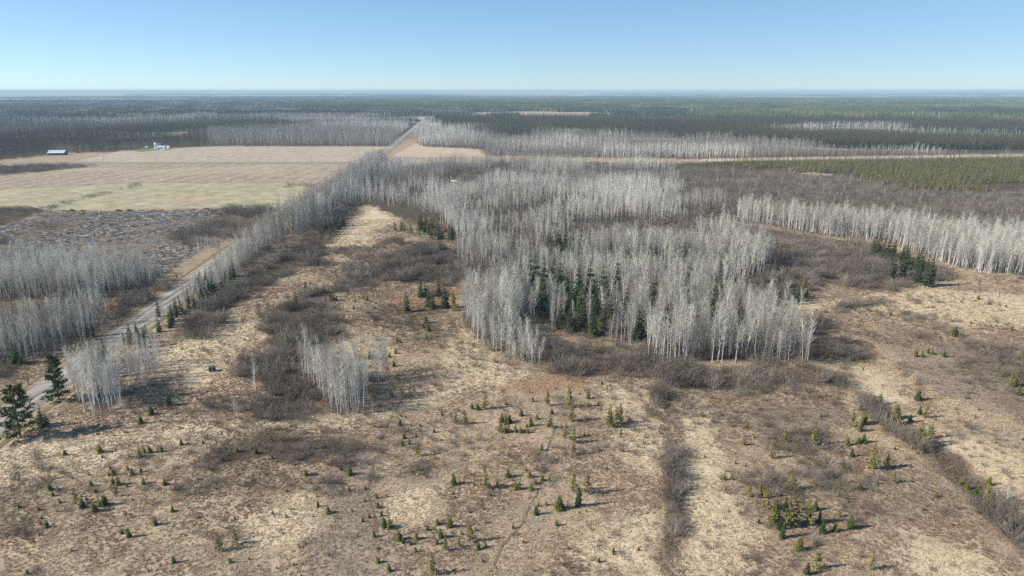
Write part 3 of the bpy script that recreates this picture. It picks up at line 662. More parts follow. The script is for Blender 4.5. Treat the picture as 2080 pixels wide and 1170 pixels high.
# -- aspens
H0 = 15.0
A_VAR = [aspen(s, H0) for s in range(7)]
A_YEL = [aspen(20 + s, H0, twig=M_TWIGY) for s in range(4)]
A_GRY = [aspen(40 + s, H0, bark=M_BARKG, twig=M_TWIGG, base=.22, nb=44) for s in range(4)]
A_FAR = [aspen(60 + s, H0, 16, 4, w=1.35) for s in range(4)]
A_FARG = [aspen(80 + s, H0, 16, 5, bark=M_BARKG, twig=M_TWIGG, w=1.5, base=.2) for s in range(4)]
A_FARY = [aspen(90 + s, H0, 16, 5, twig=M_TWIGY, w=1.3) for s in range(3)]
LAB = {
 'stand_main': 'in the large dense stand amid the meadow',
 'stand_lobe': 'in the curved tongue beside the large dense stand',
 'clump_road': 'in the tight clump near the pines by the road',
 'clump_road_thin': 'behind the tight white clump near the road',
 'clump_mid': 'in the small isolated clump on the open meadow',
 'left_lower': 'lining the shaded clearing with the utility poles',
 'left_upper': 'in the wood bordering the wet cut clearing',
 'strip': 'in the long row along the gravel road',
 'strip_young': 'among the dark spruces along the gravel road',
 'stand_right': 'in the long pale stand behind the spruce clump',
 'stand_second': 'in the stand just behind the large dense one',
 'woods_middle': 'in the mixed grey woods beyond the meadow',
 'stub': 'at the edge of the shrub swamp', 'lone': 'standing apart from all the stands'}
def aspen_label(h, fm, z): return '%s bare %s aspen %s' % ('sapling-sized' if h < 4.5 else 'half-grown' if h < 8.5 else 'tall', ('white-trunked', 'pale budding', 'grey twiggy')[fm], LAB[z])
CLEAR = []
for px_, py_ in ((1140, 668), (1160, 675), (1185, 672), (1205, 683), (1222, 676), (1295, 692), (1300, 686), (1352, 678), (1240, 655), (1410, 660), (1385, 640), (1060, 592), (1075, 596), (1090, 590), (1105, 594), (1120, 589), (1138, 596), (1150, 603), (1175, 606), (1200, 604), (1225, 608), (1250, 605), (1100, 640), (1180, 648), (1212, 640), (1262, 655), (1322, 650), (1450, 645), (1500, 665), (1275, 630), (1160, 632), (1330, 612), (1400, 600), (1460, 612), (1120, 510), (1135, 508), (1150, 512), (1165, 509), (1180, 512), (1195, 508), (1240, 520), (1330, 540), (1470, 550), (1390, 545)):
    X_, Y_ = P(px_, py_); CLEAR.append((float(X_), float(Y_)))
asp = []   # x, y, height, family (0 white 1 yellow 2 grey), zone
def add_aspens(z, s, h, fam, keep=None, jit=.2, seed=1, warp=.6):
    p = grid_points(Z[z], s, seed, lambda x, y: visible(x, y) & (keep(x, y) if keep else True), warp)
    hh = h(p[:, 0], p[:, 1]) if callable(h) else np.full(len(p), float(h))
    hh = hh * RNG.normal(1, jit, len(p)).clip(.55, 1.4)
    kk = np.ones(len(p), bool)
    for a, b in CLEAR:                                     # room around the big spruces
        dx, dy = p[:, 0] - a, p[:, 1] - b; kk &= ~((np.abs(dx - a / b * dy) < 2.0) & (dy < 2.2) & (dy > -17))
    p, hh = p[kk], hh[kk]
    fm = fam(p[:, 0], p[:, 1]) if callable(fam) else np.full(len(p), fam)
    asp.extend((a, b, c, int(d), z) for (a, b), c, d in zip(p, hh, fm))
def rfam(w, y=0., g=0.):
    def f(x, yy):
        u = RNG.random(np.shape(x)); return np.where(u < w, 0, np.where(u < w + y, 1, 2))
    return f
add_aspens('stand_main', 1.8, lambda x, y: 8.2 + 5 * vn(x, y, 22, 361), rfam(.85, .1, .05), seed=11)
lobe_front = lambda x, y: 6.5 + 5 * sstep(176, 200, y)
add_aspens('stand_lobe', 1.6, lobe_front, rfam(.8, .05, .15), seed=12, warp=.35)
add_aspens('stand_second', 2.1, lambda x, y: 8.5 + 5 * vn(x, y, 25, 371), rfam(.75, .2, .05), seed=13)
for k_, (z_, h_) in enumerate((('stand_main', 4.), ('stand_second', 4.5), ('stand_right', 4.5), ('stand_lobe', 3.5), ('clump_mid', 3.5), ('clump_road', 4.), ('left_lower', 4.), ('left_upper', 5.))):
    add_aspens(z_, 3.6, h_, rfam(.3, 0, .7), seed=600 + k_, warp=1.3, jit=.35)           # suckers along the edges
zone('gap', [(1320, 432), (1480, 434), (1560, 500), (1480, 470)], [(1000, 470), (1090, 480), (1080, 500), (1000, 490)], [(1180, 345), (1330, 350), (1290, 378), (1200, 374)], [(925, 345), (1010, 352), (1000, 368), (930, 366)])
def gaps(x, y): return (fbm(x, y, 42, 301, 3) > .40) & ~inz('stand_second', x, y) & ~inz('gap', x, y)
add_aspens('woods_middle', 2.8, lambda x, y: 4.5 + 10 * fbm(x, y, 40, 311, 2), lambda x, y: np.where(fbm(x, y, 55, 321, 2) + RNG.normal(0, .12, np.shape(x)) > .53, 2, 0), gaps, seed=14)
add_aspens('stand_right', 1.9, 11., rfam(.45, .55, 0), seed=15)
add_aspens('stub', 2.3, 7.5, rfam(.8, .2), seed=16)
add_aspens('clump_road', 1.4, 11., rfam(1.), seed=17, warp=.3)
add_aspens('clump_road_thin', 1.5, 6.5, rfam(.3, 0, .7), seed=18, warp=.4)
add_aspens('clump_mid', 1.35, 9.5, rfam(.75, 0, .25), seed=19, warp=.3)
add_aspens('left_lower', 1.7, 9., rfam(.9), seed=20)
add_aspens('left_upper', 1.9, 9.5, rfam(.25, 0, .75), seed=21)
add_aspens('strip', 1.75, lambda x, y: 7 + 4.5 * sstep(240, 340, y), rfam(.7, .1, .2), seed=22, warp=.25)
add_aspens('strip_young', 1.4, 5.6, rfam(.75), lambda x, y: fbm(x, y, 10, 381, 2) > .43 - .2 * sstep(215, 240, y), seed=23, warp=.2)
add_aspens('belt', 5.0, lambda x, y: (8 + 8 * fbm(x, y, 70, 335, 2)) * (1 - .5 * sstep(.38, .5, x / y)), lambda x, y: np.where(fbm(x, y, 80, 331, 2) > .58, 2, 0), lambda x, y: (fbm(x, y, 90, 341, 2) > .30), seed=24)
add_aspens('behind_field', 4.2, lambda x, y: 8 + 6 * fbm(x, y, 60, 551, 2), rfam(.85, .15), lambda x, y: fbm(x, y, 70, 561, 2) < .62 + .3 * sstep(-.55, -.40, x / y), seed=25)
add_aspens('bare_hill', 9., 8., rfam(.35, 0, .65), lambda x, y: fbm(x, y, 70, 351, 3) > .50, seed=26)
add_aspens('swamp', 11., 5.5, rfam(.8, 0, .2), lambda x, y: ~inz('stand_right', x, y), seed=27, jit=.3)
for x, y, h in ((520, 806, 10), (515, 800, 7), (190, 846, 12), (478, 852, 5), (484, 856, 5), (1640, 735, 14), (2042, 1030, 4.2), (1500, 790, 3), (405, 520, 9.5), (411, 524, 9.5), (417, 518, 8), (425, 519, 9), (430, 516, 7), (437, 512, 8)):
    X, Y = P(x, y); asp.append((float(X), float(Y), h, 0, 'lone'))
def in_frame(x, y):
    return np.abs(x) < (y * math.cos(TH) + CAM_H * math.sin(TH)) * .75 + 1
order = sorted(range(len(asp)), key=lambda i: math.hypot(asp[i][0], asp[i][1]) if in_frame(asp[i][0], asp[i][1]) else 1e9)
single = set([i for i in order if asp[i][4] == 'lone'] + [i for i in order if asp[i][4] not in ('lone', 'swamp')][:286])
prt = [[('trunk', a), ('crown', b)] for a, b in A_VAR]; prg = [[('trunk', a), ('crown', b)] for a, b in A_GRY]; pry = [[('trunk', a), ('crown', b)] for a, b in A_YEL]
for i in sorted(single):
    x, y, h, fm, z = asp[i]
    parts = random.choice((prt, pry, prg)[fm])
    place('aspen_tree', x, y, h / H0, parts, aspen_label(h, fm, z), 'aspen', 'aspens: ' + z.replace('_', ' '), tilt=.05)
rest = [a for i, a in enumerate(asp) if i not in single]
near_m = [joined('aspen', a, b) for a, b in A_VAR + A_YEL + A_GRY]
far_m = [joined('aspen_far', a, b) for a, b in A_FAR + A_FARY + A_FARG]
def var_of(fm, far):
    if far: return (random.randrange(4), 4 + random.randrange(3), 7 + random.randrange(4))[fm]
    return (random.randrange(7), 7 + random.randrange(4), 11 + random.randrange(4))[fm]
arr = np.array([(x, y, h / H0, fm) for x, y, h, fm, z in rest])
rr = np.hypot(arr[:, 0], arr[:, 1]); far = rr > 430
for nm, sel, ms, lb in (('aspen_woodland', ~far, near_m, 'dense bare aspen woodland of pale trunks and grey twigs behind the front rows'), ('far_aspen_woodland', far, far_m, 'far grey aspen woods fading towards the conifer forest')):
    q = arr[sel]
    if len(q): scatter(nm, q[:, :2], q[:, 2], [var_of(int(f), nm.startswith('far')) for f in q[:, 3]], ms, lb, 'woodland', .055, 5)
print('aspens', len(asp), 'near stuff', int((~far).sum()), 'far', int(far.sum()))

# -- dark bare woods on the left and the far forest masses
p = grid_points(Z['dark_woods'], 5.0, 31, lambda x, y: visible(x, y) & (fbm(x, y, 60, 541, 2) > .30 + .45 * sstep(-.58, -.40, x / y)), 1.0)
scatter('dark_woodland', p, RNG.uniform(.75, 1.15, len(p)), RNG.integers(0, 4, len(p)), [joined('dark', *aspen(70 + q, H0, 16, 5, bark=M_BARKD, twig=M_TWIGD, w=1.5, base=.12)) for q in range(4)], 'dark grey-brown bare woods behind the barn', 'woodland')

M_SPRF = random_mat('far_spruce', [(0, (.030, .048, .022)), (.5, (.052, .072, .032)), (1, (.088, .10, .048))], .8, place=(.005, [(.36, (.7, .72, .75)), (.5, (1, 1, 1)), (.62, (1.5, 1.42, 1.25))]))
S_FAR = [joined('spruce_far', *conifer(300 + s, 12, 1.9, 9, 6, needles=M_SPRF, hang=False, thin=.45)) for s in range(4)]
def wedge(r0, r1, s, seed):
    rng = np.random.default_rng(seed)
    gx, gy = np.meshgrid(np.arange(-r1 * .86, r1 * .86, s), np.arange(r0 * .7, r1, s))
    gx = (gx + rng.uniform(-.5, .5, gx.shape) * s).ravel(); gy = (gy + rng.uniform(-.5, .5, gy.shape) * s).ravel()
    r = np.hypot(gx, gy); k = (r > r0) & (r < r1) & visible(gx, gy)
    return gx[k], gy[k]
def free(x, y, names):
    k = np.ones(len(x), bool)
    for n in names: k &= ~inz(n, x, y)
    return k
# single far trees up to 2 km
x, y = wedge(900, 2000, 6.5, 41)
edge_y = np.where(x / y < -.16, P(1040, 268)[1], P(1040, 281)[1])
edge_y = np.where(x / y > .25, P(1040, 290)[1], edge_y)
k = (y > edge_y) & free(x, y, ['belt', 'behind_field', 'dark_woods', 'far_meadow', 'far_pale', 'bare_hill']) & (np.abs(x - road_x(y)) > 9)
x, y = x[k], y[k]; fk = far_kind(x, y)
fk = np.where(inz('spruce_belt', x, y), 1, fk)
c = fk == 1
pc = np.stack([x[c], y[c]], 1)
pb = np.stack([x[fk == 0], y[fk == 0]], 1)
scatter('far_conifer_forest', pc, RNG.uniform(.7, 1.3, len(pc)), RNG.integers(0, 4, len(pc)), S_FAR, 'dark green conifer forest stretching behind the fields', 'forest')
bandg = (~inz('far_light', pb[:, 0], pb[:, 1]) & (fbm(pb[:, 0] * .4, pb[:, 1], 200, 401, 2) > .36)).astype(int)
scatter('far_bare_forest', pb, RNG.uniform(.6, 1.05, len(pb)), RNG.integers(0, 4, len(pb)) + bandg * 4, [joined('fb', *q) for q in A_FAR + [aspen(85 + q, H0, 14, 5, bark=M_BARKD, twig=M_TWIGD, w=1.5, base=.2) for q in range(3)] + A_FARG[:1]], 'far bare grey woods in bands between the conifers', 'forest')
print('far trees', len(pc), len(pb))
# patches of woodland from 2 km to 14 km
M_FCON = random_mat('far_conifers', [(0, (.050, .070, .033)), (.5, (.080, .098, .046)), (1, (.115, .122, .062))], place=(.0016, [(.36, (.62, .66, .72)), (.5, (1, 1, 1)), (.6, (1.45, 1.35, 1.15)), (.68, (1.9, 1.65, 1.5))]))
M_FBARE = random_mat('far_bare', [(0, (.06, .055, .05)), (.5, (.10, .092, .084)), (.75, (.20, .185, .17)), (1, (.42, .40, .37))])
for r0, r1, s, nt_ in ((2000, 5200, 52, 60), (5200, 14000, 190, 120)):
    x, y = wedge(r0, r1, s, 43)
    k = free(x, y, ['far_meadow', 'far_pale']); x, y = x[k], y[k]; fk = far_kind(x, y)
    big = r0 > 4000
    scl = 1.0
    cm = [clump(500 + q, s * .6, nt_, 'conifer').mesh('patch', M_FCON) for q in range(4)]
    bm = [clump(520 + q, s * .6, nt_, 'bare').mesh('patch', M_FBARE) for q in range(4)]
    tagn = 'distant' if big else 'outlying'
    for kk, ms, nm, lb in ((1, cm, 'conifer_forest', 'blue-green conifer forest %s' % ('on the horizon plain' if big else 'beyond the tan far meadow')), (0, bm, 'bare_forest', 'grey bare woods %s' % ('in thin streaks near the horizon' if big else 'streaked between far conifers'))):
        q = np.stack([x[fk == kk], y[fk == kk]], 1)
        scatter(tagn + '_' + nm, q, RNG.uniform(.8, 1.2, len(q)), RNG.integers(0, 4, len(q)), ms, lb, 'forest', 0.)
fx = grid_points(Z['far_pale'], 22, 45)
scatter('pale_grove', fx, RNG.uniform(.8, 1.3, len(fx)), RNG.integers(0, 4, len(fx)), [joined('pg', a, b) for a, b in A_FAR], 'pale bare groves standing out in the dark conifer forest', 'grove')

# -- spruces
S_VAR = [conifer(100 + s, 10, 1.5 + .2 * s, 15, 9) for s in range(4)]
SAP = [conifer(130 + s, 2.0, .56 + .06 * (s % 3), 11, 9, needles=M_SAP, start=.0, ragged=.3, power=.62, droop=.05, thin=.4) for s in range(5)]
TAM = [tamarack(150 + s, 5.0, 1.0) for s in range(5)]
spr = []
def add_spruce(pg, s, h, z, seed, keep=None):
    p = grid_points([poly(pg)] if not isinstance(pg, np.ndarray) else [pg], s, seed, keep)
    spr.extend((a, b, h * float(RNG.uniform(.7, 1.25)), z) for a, b in p)
SL = {
 'main': 'dark spruce among white trunks inside the large aspen stand',
 'back': 'dark spruce poking out of the aspen tops behind the large stand',
 'road': 'dark green spruce in the row along the gravel road',
 'right': 'dark spruce in the clump before the long pale stand',
 'meadow': 'dark spruce in the group beside the curved aspen tongue',
 'left': 'rounded green spruce at the foot of the shaded aspens',
 'brush': 'green spruce at the edge of the bare brush', 'copse': 'dark spruce in the small mixed copse on the meadow',
 'bog': 'olive young spruce in the bog'}
for q, (X, Y) in enumerate(CLEAR): spr.append((X, Y, (10.8 if q < 11 else 15. if q < 25 else 12.) * float(RNG.uniform(.85, 1.15)), 'main' if q < 11 else 'back'))
add_spruce([(1750, 500), (1880, 545), (1900, 570), (1840, 578), (1750, 535)], 4.6, 10.5, 'right', 58)
add_spruce([(1560, 590), (1680, 580), (1690, 600), (1580, 625)], 5.5, 6.5, 'right', 59)
add_spruce(rstrip(178, 226, 6.5, 11.5), 2.5, 5.8, 'road', 60)
add_spruce(rstrip(222, 262, 8, 14), 3.8, 7, 'road', 61)
add_spruce([(645, 470), (690, 445), (700, 460), (660, 490)], 4.5, 8, 'brush', 62)
add_spruce([(800, 470), (850, 455), (940, 475), (930, 490), (880, 492), (850, 470)], 5.4, 7, 'brush', 63)
for zx, zy, hp, z in ((170, 590, 110, 'brush'), (250, 440, 80, 'brush'), (340, 480, 80, 'brush'), (425, 550, 60, 'brush'), (470, 550, 90, 'brush'), (495, 545, 70, 'brush'), (515, 540, 50, 'brush'), (1115, 640, 190, 'meadow'), (1230, 520, 190, 'meadow'), (1270, 510, 150, 'meadow'), (1300, 600, 200, 'meadow'), (1335, 615, 150, 'meadow'), (1385, 500, 170, 'meadow'), (1440, 610, 230, 'meadow')):
    px, py = 560 + zx / 4.1775, 480 + zy / 4.1775; X, Y = P(px, py)
    spr.append((float(X), float(Y), hp / 4.1775 / F_PX * float(Y) * 1.17, z))
for px, py, h, z in ((184, 770, 10, 'road'), (192, 762, 8, 'road'), (34, 738, 6.5, 'left'), (42, 742, 5.5, 'left'), (182, 690, 6, 'left'), (190, 684, 5, 'left'), (215, 735, 8, 'road'), (205, 735, 6, 'road'), (85, 868, 6, 'road'), (95, 862, 3.5, 'road'), (343, 826, 4.6, 'brush'), (392, 478, 7, 'brush'), (912, 372, 13, 'back')):
    X, Y = P(px, py); spr.append((float(X), float(Y), h, z))
for zx, zy, hp in ((620, 930, 130), (860, 900, 120), (845, 840, 110), (580, 820, 150), (770, 1150, 100), (640, 770, 120), (600, 880, 100)):
    X, Y = P(1380 + zx / 2.971, 780 + zy / 2.971); spr.append((float(X), float(Y), hp / 2.971 / F_PX * float(Y) * 1.25, 'copse'))
X, Y = P(680 + 1470 / 2.971, 780 + 740 / 2.971); spr.append((float(X), float(Y), 5.0, 'copse'))
spr.sort(key=lambda s: math.hypot(s[0], s[1]))
for x, y, h, z in spr[:300]:
    a, b = random.choice(S_VAR)
    place('spruce_tree', x, y, h / 10 * (1.15 if h < 7 else 1), [('trunk', a), ('crown', b)], ('short ' if h < 6 else 'medium-height ' if h < 10 else 'tall ') + SL[z], 'spruce', 'spruces: ' + z, zs=.87 if h < 7 else 1)
# specks of spruce in the far aspen belts
p = np.concatenate([grid_points(Z['behind_field'], 26, 64), grid_points(Z['belt'], 60, 65), grid_points(Z['dark_woods'], 24, 66, lambda x, y: visible(x, y) & (fbm(x, y, 90, 411, 2) > .45)), grid_points(Z['woods_middle'], 26, 67), np.array([s[:2] for s in spr[300:]]).reshape(-1, 2)])
scatter('scattered_spruce', p, RNG.uniform(.7, 1.35, len(p)), RNG.integers(0, 4, len(p)), S_FAR, 'single dark spruces sprinkled through the far bare woods', 'spruce')
p = grid_points(Z['spruce_belt'], 4.2, 68, lambda x, y: visible(x, y))
scatter('spruce_belt', p, RNG.uniform(.95, 1.5, len(p)), RNG.integers(0, 4, len(p)), S_FAR, 'dark spruce belt behind the far aspens and grass strip', 'forest')
M_BOG = random_mat('bog_needles', [(0, (.12, .14, .04)), (.5, (.22, .225, .065)), (1, (.30, .265, .11))], .8, 1.)
BOG = [joined('bog', *conifer(170 + s, 8, 1.3, 10, 6, needles=M_BOG, hang=False, thin=.42)) for s in range(4)]
p = grid_points(Z['tamarack_bog'], 3.7, 69, lambda x, y: visible(x, y) & (fbm(x, y, 40, 421, 2) > .22))
scatter('bog_forest', p, RNG.uniform(.6, 1.15, len(p)), RNG.integers(0, 4, len(p)), BOG, 'olive green bog forest of young conifers below the pale grass strip', 'forest')
print('spruce', len(spr), 'bog', len(p))

# -- saplings and tamaracks placed one by one
za = [(393, 430, 40), (605, 415, 55), (617, 445, 25), (845, 440, 60), (870, 415, 45), (905, 415, 50), (973, 410, 45), (1095, 370, 45), (1135, 368, 25), (780, 440, 25), (685, 545, 50), (658, 548, 25), (797, 545, 40), (770, 515, 30), (850, 530, 35), (682, 600, 45), (710, 605, 60), (865, 600, 50), (993, 605, 45), (550, 612, 45), (538, 545, 22), (300, 635, 60), (350, 640, 40), (497, 740, 60), (563, 760, 70), (600, 728, 50), (627, 725, 70), (520, 695, 30), (360, 712, 35), (115, 745, 30), (230, 755, 35), (345, 765, 20), (283, 858, 45), (243, 838, 25), (935, 840, 55), (1040, 760, 40), (1195, 800, 22), (1417, 810, 25), (733, 895, 30), (778, 915, 60), (760, 780, 20), (795, 795, 20), (1047, 1072, 50), (1388, 1075, 35), (165, 1140, 35), (430, 1003, 28), (178, 1027, 15), (1980, 780, 55), (1845, 550, 50), (1548, 425, 45), (1430, 415, 50), (1355, 400, 45), (1225, 362, 25), (915, 190, 60), (850, 245, 55), (1345, 470, 40), (2060, 525, 25), (1645, 455, 30), (1920, 740, 40), (575, 650, 30), (320, 670, 35), (200, 945, 18), (2025, 835, 18), (1890, 800, 18)]
zb = [(1195, 115, 35), (1175, 62, 20), (1527, 97, 55), (748, 168, 22), (828, 158, 40), (862, 165, 45), (395, 255, 45), (428, 208, 22), (418, 333, 40), (404, 375, 40), (450, 367, 38), (490, 322, 28), (600, 298, 30), (643, 347, 18), (785, 358, 22), (1248, 408, 45), (1185, 262, 60), (1125, 200, 45), (1220, 222, 40), (1160, 270, 25), (1165, 305, 35), (1030, 135, 30), (1590, 140, 30), (1605, 165, 18), (1665, 140, 15), (1505, 320, 30), (1725, 305, 28), (1090, 300, 50), (1120, 305, 40), (1010, 240, 60), (1035, 250, 55), (1055, 240, 50), (1028, 305, 45), (1290, 265, 40), (1310, 190, 40), (90, 550, 65), (718, 608, 70), (1043, 565, 60), (1175, 565, 50), (1090, 635, 55), (1115, 635, 50), (1185, 640, 50), (1210, 605, 45), (1255, 585, 40), (1295, 590, 35), (980, 625, 45), (715, 665, 20), (943, 675, 22), (252, 690, 35), (180, 710, 25), (262, 748, 40), (283, 798, 35), (210, 810, 30), (168, 832, 30), (300, 865, 65), (332, 875, 60), (238, 925, 45), (388, 945, 65), (492, 942, 50), (640, 930, 65), (697, 862, 60), (618, 850, 45), (560, 885, 35), (412, 965, 35), (458, 975, 35), (490, 1020, 35), (262, 1083, 45), (328, 1135, 50), (135, 922, 20), (280, 948, 22), (258, 1003, 25), (618, 970, 35), (910, 838, 30), (848, 885, 25), (910, 985, 40), (865, 1000, 50), (1215, 785, 60), (1275, 730, 30), (1228, 735, 30), (1340, 855, 40), (1410, 1000, 22), (1168, 1052, 20), (892, 1075, 25), (1355, 755, 90), (1010, 705, 20), (1018, 750, 18), (825, 555, 18), (765, 910, 25)]
zc = [(1438, 105, 70), (1208, 130, 70), (1095, 160, 45), (1448, 190, 55), (388, 368, 50), (410, 262, 25), (450, 325, 25), (272, 582, 40), (315, 580, 45), (1090, 640, 45), (1545, 685, 40), (1863, 615, 55), (1690, 610, 40), (1735, 640, 60), (1780, 690, 75), (1857, 795, 50), (1030, 870, 90), (963, 800, 50), (938, 890, 60), (820, 760, 60), (722, 1005, 80), (818, 980, 40), (1040, 440, 50), (1015, 370, 50), (1080, 360, 45), (1110, 355, 60), (990, 510, 40), (1195, 605, 30), (1465, 765, 30), (855, 205, 25), (1475, 415, 40), (1110, 240, 80), (1310, 210, 90), (1390, 235, 50), (1260, 230, 70), (1090, 285, 60)]
ze = [(1775, 315, 30), (1838, 345, 20), (1850, 345, 18), (1940, 360, 20), (1975, 498, 30), (1410, 325, 15), (1388, 283, 12), (1878, 552, 20), (1520, 525, 22), (1730, 460, 20), (1340, 445, 25), (1255, 415, 30), (1080, 455, 25), (1475, 640, 40), (1500, 645, 35), (1400, 660, 55), (1440, 665, 45), (1570, 660, 55), (1640, 535, 60), (1620, 530, 50), (1120, 545, 35), (2010, 885, 60), (1550, 545, 20), (1780, 465, 15), (1850, 475, 15)]
zf = [(465, 695, 50), (305, 655, 40), (370, 690, 40), (432, 730, 30), (525, 740, 45), (845, 715, 50), (983, 710, 28), (617, 485, 35), (1087, 750, 25), (1165, 780, 25), (1045, 815, 18), (1283, 880, 45), (1033, 905, 50), (1055, 915, 50), (888, 960, 35), (800, 1050, 75), (968, 1040, 45), (1018, 1010, 55), (1005, 1120, 60), (700, 990, 20), (1275, 740, 80), (1300, 815, 90), (1255, 785, 45), (675, 560, 40), (745, 530, 35), (775, 545, 45), (660, 620, 40), (855, 575, 30)]
ta = [(465, 720, 95), (700, 670, 60), (1325, 1000, 110), (1430, 960, 90)]
tb = [(732, 250, 70), (788, 250, 80), (910, 160, 100), (1285, 140, 90), (1420, 150, 120), (1435, 235, 110), (1300, 275, 80), (1395, 335, 90), (1440, 360, 90), (1650, 260, 110), (1690, 270, 120), (1725, 245, 110), (1665, 250, 100), (905, 630, 130), (500, 440, 80), (820, 950, 110), (670, 1010, 80), (750, 985, 60), (1520, 670, 130), (1440, 650, 110), (995, 300, 80), (1045, 300, 70), (1440, 430, 80), (590, 1150, 120)]
tc_ = [(1045, 260, 100), (1080, 290, 60), (1290, 250, 120), (1320, 290, 80), (1445, 370, 130), (1490, 380, 120), (1520, 330, 90), (810, 370, 120), (640, 350, 80), (560, 450, 90), (1175, 520, 150), (1250, 510, 90), (1480, 210, 80), (1850, 720, 110), (480, 690, 100), (680, 640, 110), (520, 760, 130), (700, 850, 150), (650, 860, 160), (780, 850, 140), (560, 860, 140), (420, 680, 80), (1160, 1120, 90), (830, 1120, 120), (1290, 600, 70), (480, 70, 40)]
te = [(1960, 840, 90), (1985, 830, 90), (2035, 700, 70), (1900, 290, 25), (1780, 230, 50), (510, 690, 50), (735, 270, 80), (760, 300, 60)]
tf = [(1090, -30, 90), (1150, -10, 100), (1220, 10, 90), (1300, -20, 100), (1380, 0, 110), (1480, 20, 90), (1010, -40, 80), (1510, 630, 160), (800, 280, 80), (410, 480, 50), (450, 960, 60)]
def from_zoom(lst, ox, oy, k):
    for zx, zy, hp in lst:
        X, Y = P(ox + zx / k, oy + zy / k); X, Y = float(X), float(Y)
        yield X, Y, hp / k / F_PX * (Y * math.cos(TH) + CAM_H * math.sin(TH)) * (1.03 + 18. / Y)
nsap = 0
tam_xy = np.array([(X_, Y_) for l_, ox_, oy_, k_ in ((ta, 0, 780, 2.971), (tb, 680, 780, 2.971), (tc_, 1380, 780, 2.971), (te, 1380, 500, 2.924), (tf, 560, 480, 4.1775)) for X_, Y_, h_ in from_zoom(l_, ox_, oy_, k_)])
sap_xy = np.array([(X_, Y_) for l_, ox_, oy_, k_ in ((za, 0, 780, 2.971), (zb, 680, 780, 2.971), (zc, 1380, 780, 2.971), (ze, 1380, 500, 2.924), (zf, 560, 480, 4.1775)) for X_, Y_, h_ in from_zoom(l_, ox_, oy_, k_)])
def sapling_label(X, Y, h, place_):
    d1 = np.hypot(tam_xy[:, 0] - X, tam_xy[:, 1] - Y).min(); d2 = np.sort(np.hypot(sap_xy[:, 0] - X, sap_xy[:, 1] - Y))[1]
    size = 'ankle-high' if h < .9 else 'knee-high' if h < 1.4 else 'chest-high' if h < 2.0 else 'head-high' if h < 2.8 else 'tallest-class'
    return '%s green spruce sapling %s %s' % (size, 'beside a tamarack' if d1 < 2.6 else 'close to another sapling' if d2 < 2.6 else 'standing by itself', place_)
zz = np.random.default_rng(99)                      # seedlings too small to place one by one
zt = [(float(a), float(b), float(c)) for a, b, c in zip(zz.uniform(0, 6180, 58), zz.uniform(150, 1120, 58), zz.uniform(14, 24, 58))]
for lst, ox, oy, k, lb in ((za, 0, 780, 2.971, 'on the meadow below the roadside pines'), (zb, 680, 780, 2.971, 'on the open straw between the trails'), (zc, 1380, 780, 2.971, 'between the two brushy hedgerows'), (ze, 1380, 500, 2.924, 'on the pale slope behind the hedgerow'), (zf, 560, 480, 4.1775, 'on the meadow beside the aspen tongue'), (zt, 0, 780, 2.971, 'barely rising out of the matted straw')):
    for X, Y, h in from_zoom(lst, ox, oy, k):
        a, b = random.choice(SAP); nsap += 1
        place('spruce_sapling', X, Y, max(h * .95, .5) / 2.0, [('trunk', a), ('crown', b)], sapling_label(X, Y, h, lb), 'sapling', 'saplings ' + lb)
for lst, ox, oy, k, lb in ((ta, 0, 780, 2.971, 'thin yellow-green tamarack among the meadow saplings below the pines'), (tb, 680, 780, 2.971, 'thin yellow-green tamarack on the open straw near the trails'), (tc_, 1380, 780, 2.971, 'olive tamarack between the two brushy hedgerows'), (te, 1380, 500, 2.924, 'olive tamarack on the pale slope behind the hedgerow'), (tf, 560, 480, 4.1775, 'olive tamarack at the brush edge beside the aspen tongue')):
    for X, Y, h in from_zoom(lst, ox, oy, k):
        a, b = random.choice(TAM)
        place('tamarack_tree', X, Y, max(h, 1.2) / 5.0 * 1.05, [('trunk', a), ('crown', b)], lb, 'tamarack', 'tamaracks: ' + lb.split('tamarack ')[-1])
# roadside pines
for px, py, h, w, lb in ((42, 888, 11.5, 4.0, 'broad shaggy pine at the road with wide low branches'), (120, 812, 11.5, 2.7, 'slim dark pine with bright top beside the white road')):
    a, b = pine(200 + px, h, w); X, Y = P(px, py)
    place('pine_tree', X, Y, 1.0, [('trunk', a), ('crown', b)], lb, 'pine', None)

# -- shrubs
S0 = 3.0
SH = [shrub(600 + s, S0, 3.0 + .6 * (s % 3)) for s in range(8)]
SHF = [shrub(620 + s, S0, 3.4, 14, 4) for s in range(4)]
shr = []
def add_shrubs(z, s, h, seed, keep=None, pgs=None):
    p = grid_points(pgs if pgs is not None else Z[z], s, seed, lambda x, y: visible(x, y) & (keep(x, y) if keep else True), .22 if z == 'hedge' else .75)
    hh = h * RNG.normal(1, .25, len(p)).clip(.45, 1.7) * (.45 + 1.1 * vn(p[:, 0], p[:, 1], 8, seed + 3))
    pg_ = pgs if pgs is not None else Z[z]; ctr = [q.mean(0) for q in pg_]
    own = np.full(len(p), -1)
    for k_, q in enumerate(pg_): own[inside(q, p[:, 0], p[:, 1]) & (own < 0)] = k_
    for j_ in np.where(own < 0)[0]: own[j_] = min(range(len(pg_)), key=lambda k_: np.hypot(pg_[k_][:, 0] - p[j_, 0], pg_[k_][:, 1] - p[j_, 1]).min())
    shr.extend((a, b, float(c), z, int(o_)) for (a, b), c, o_ in zip(p, hh, own))
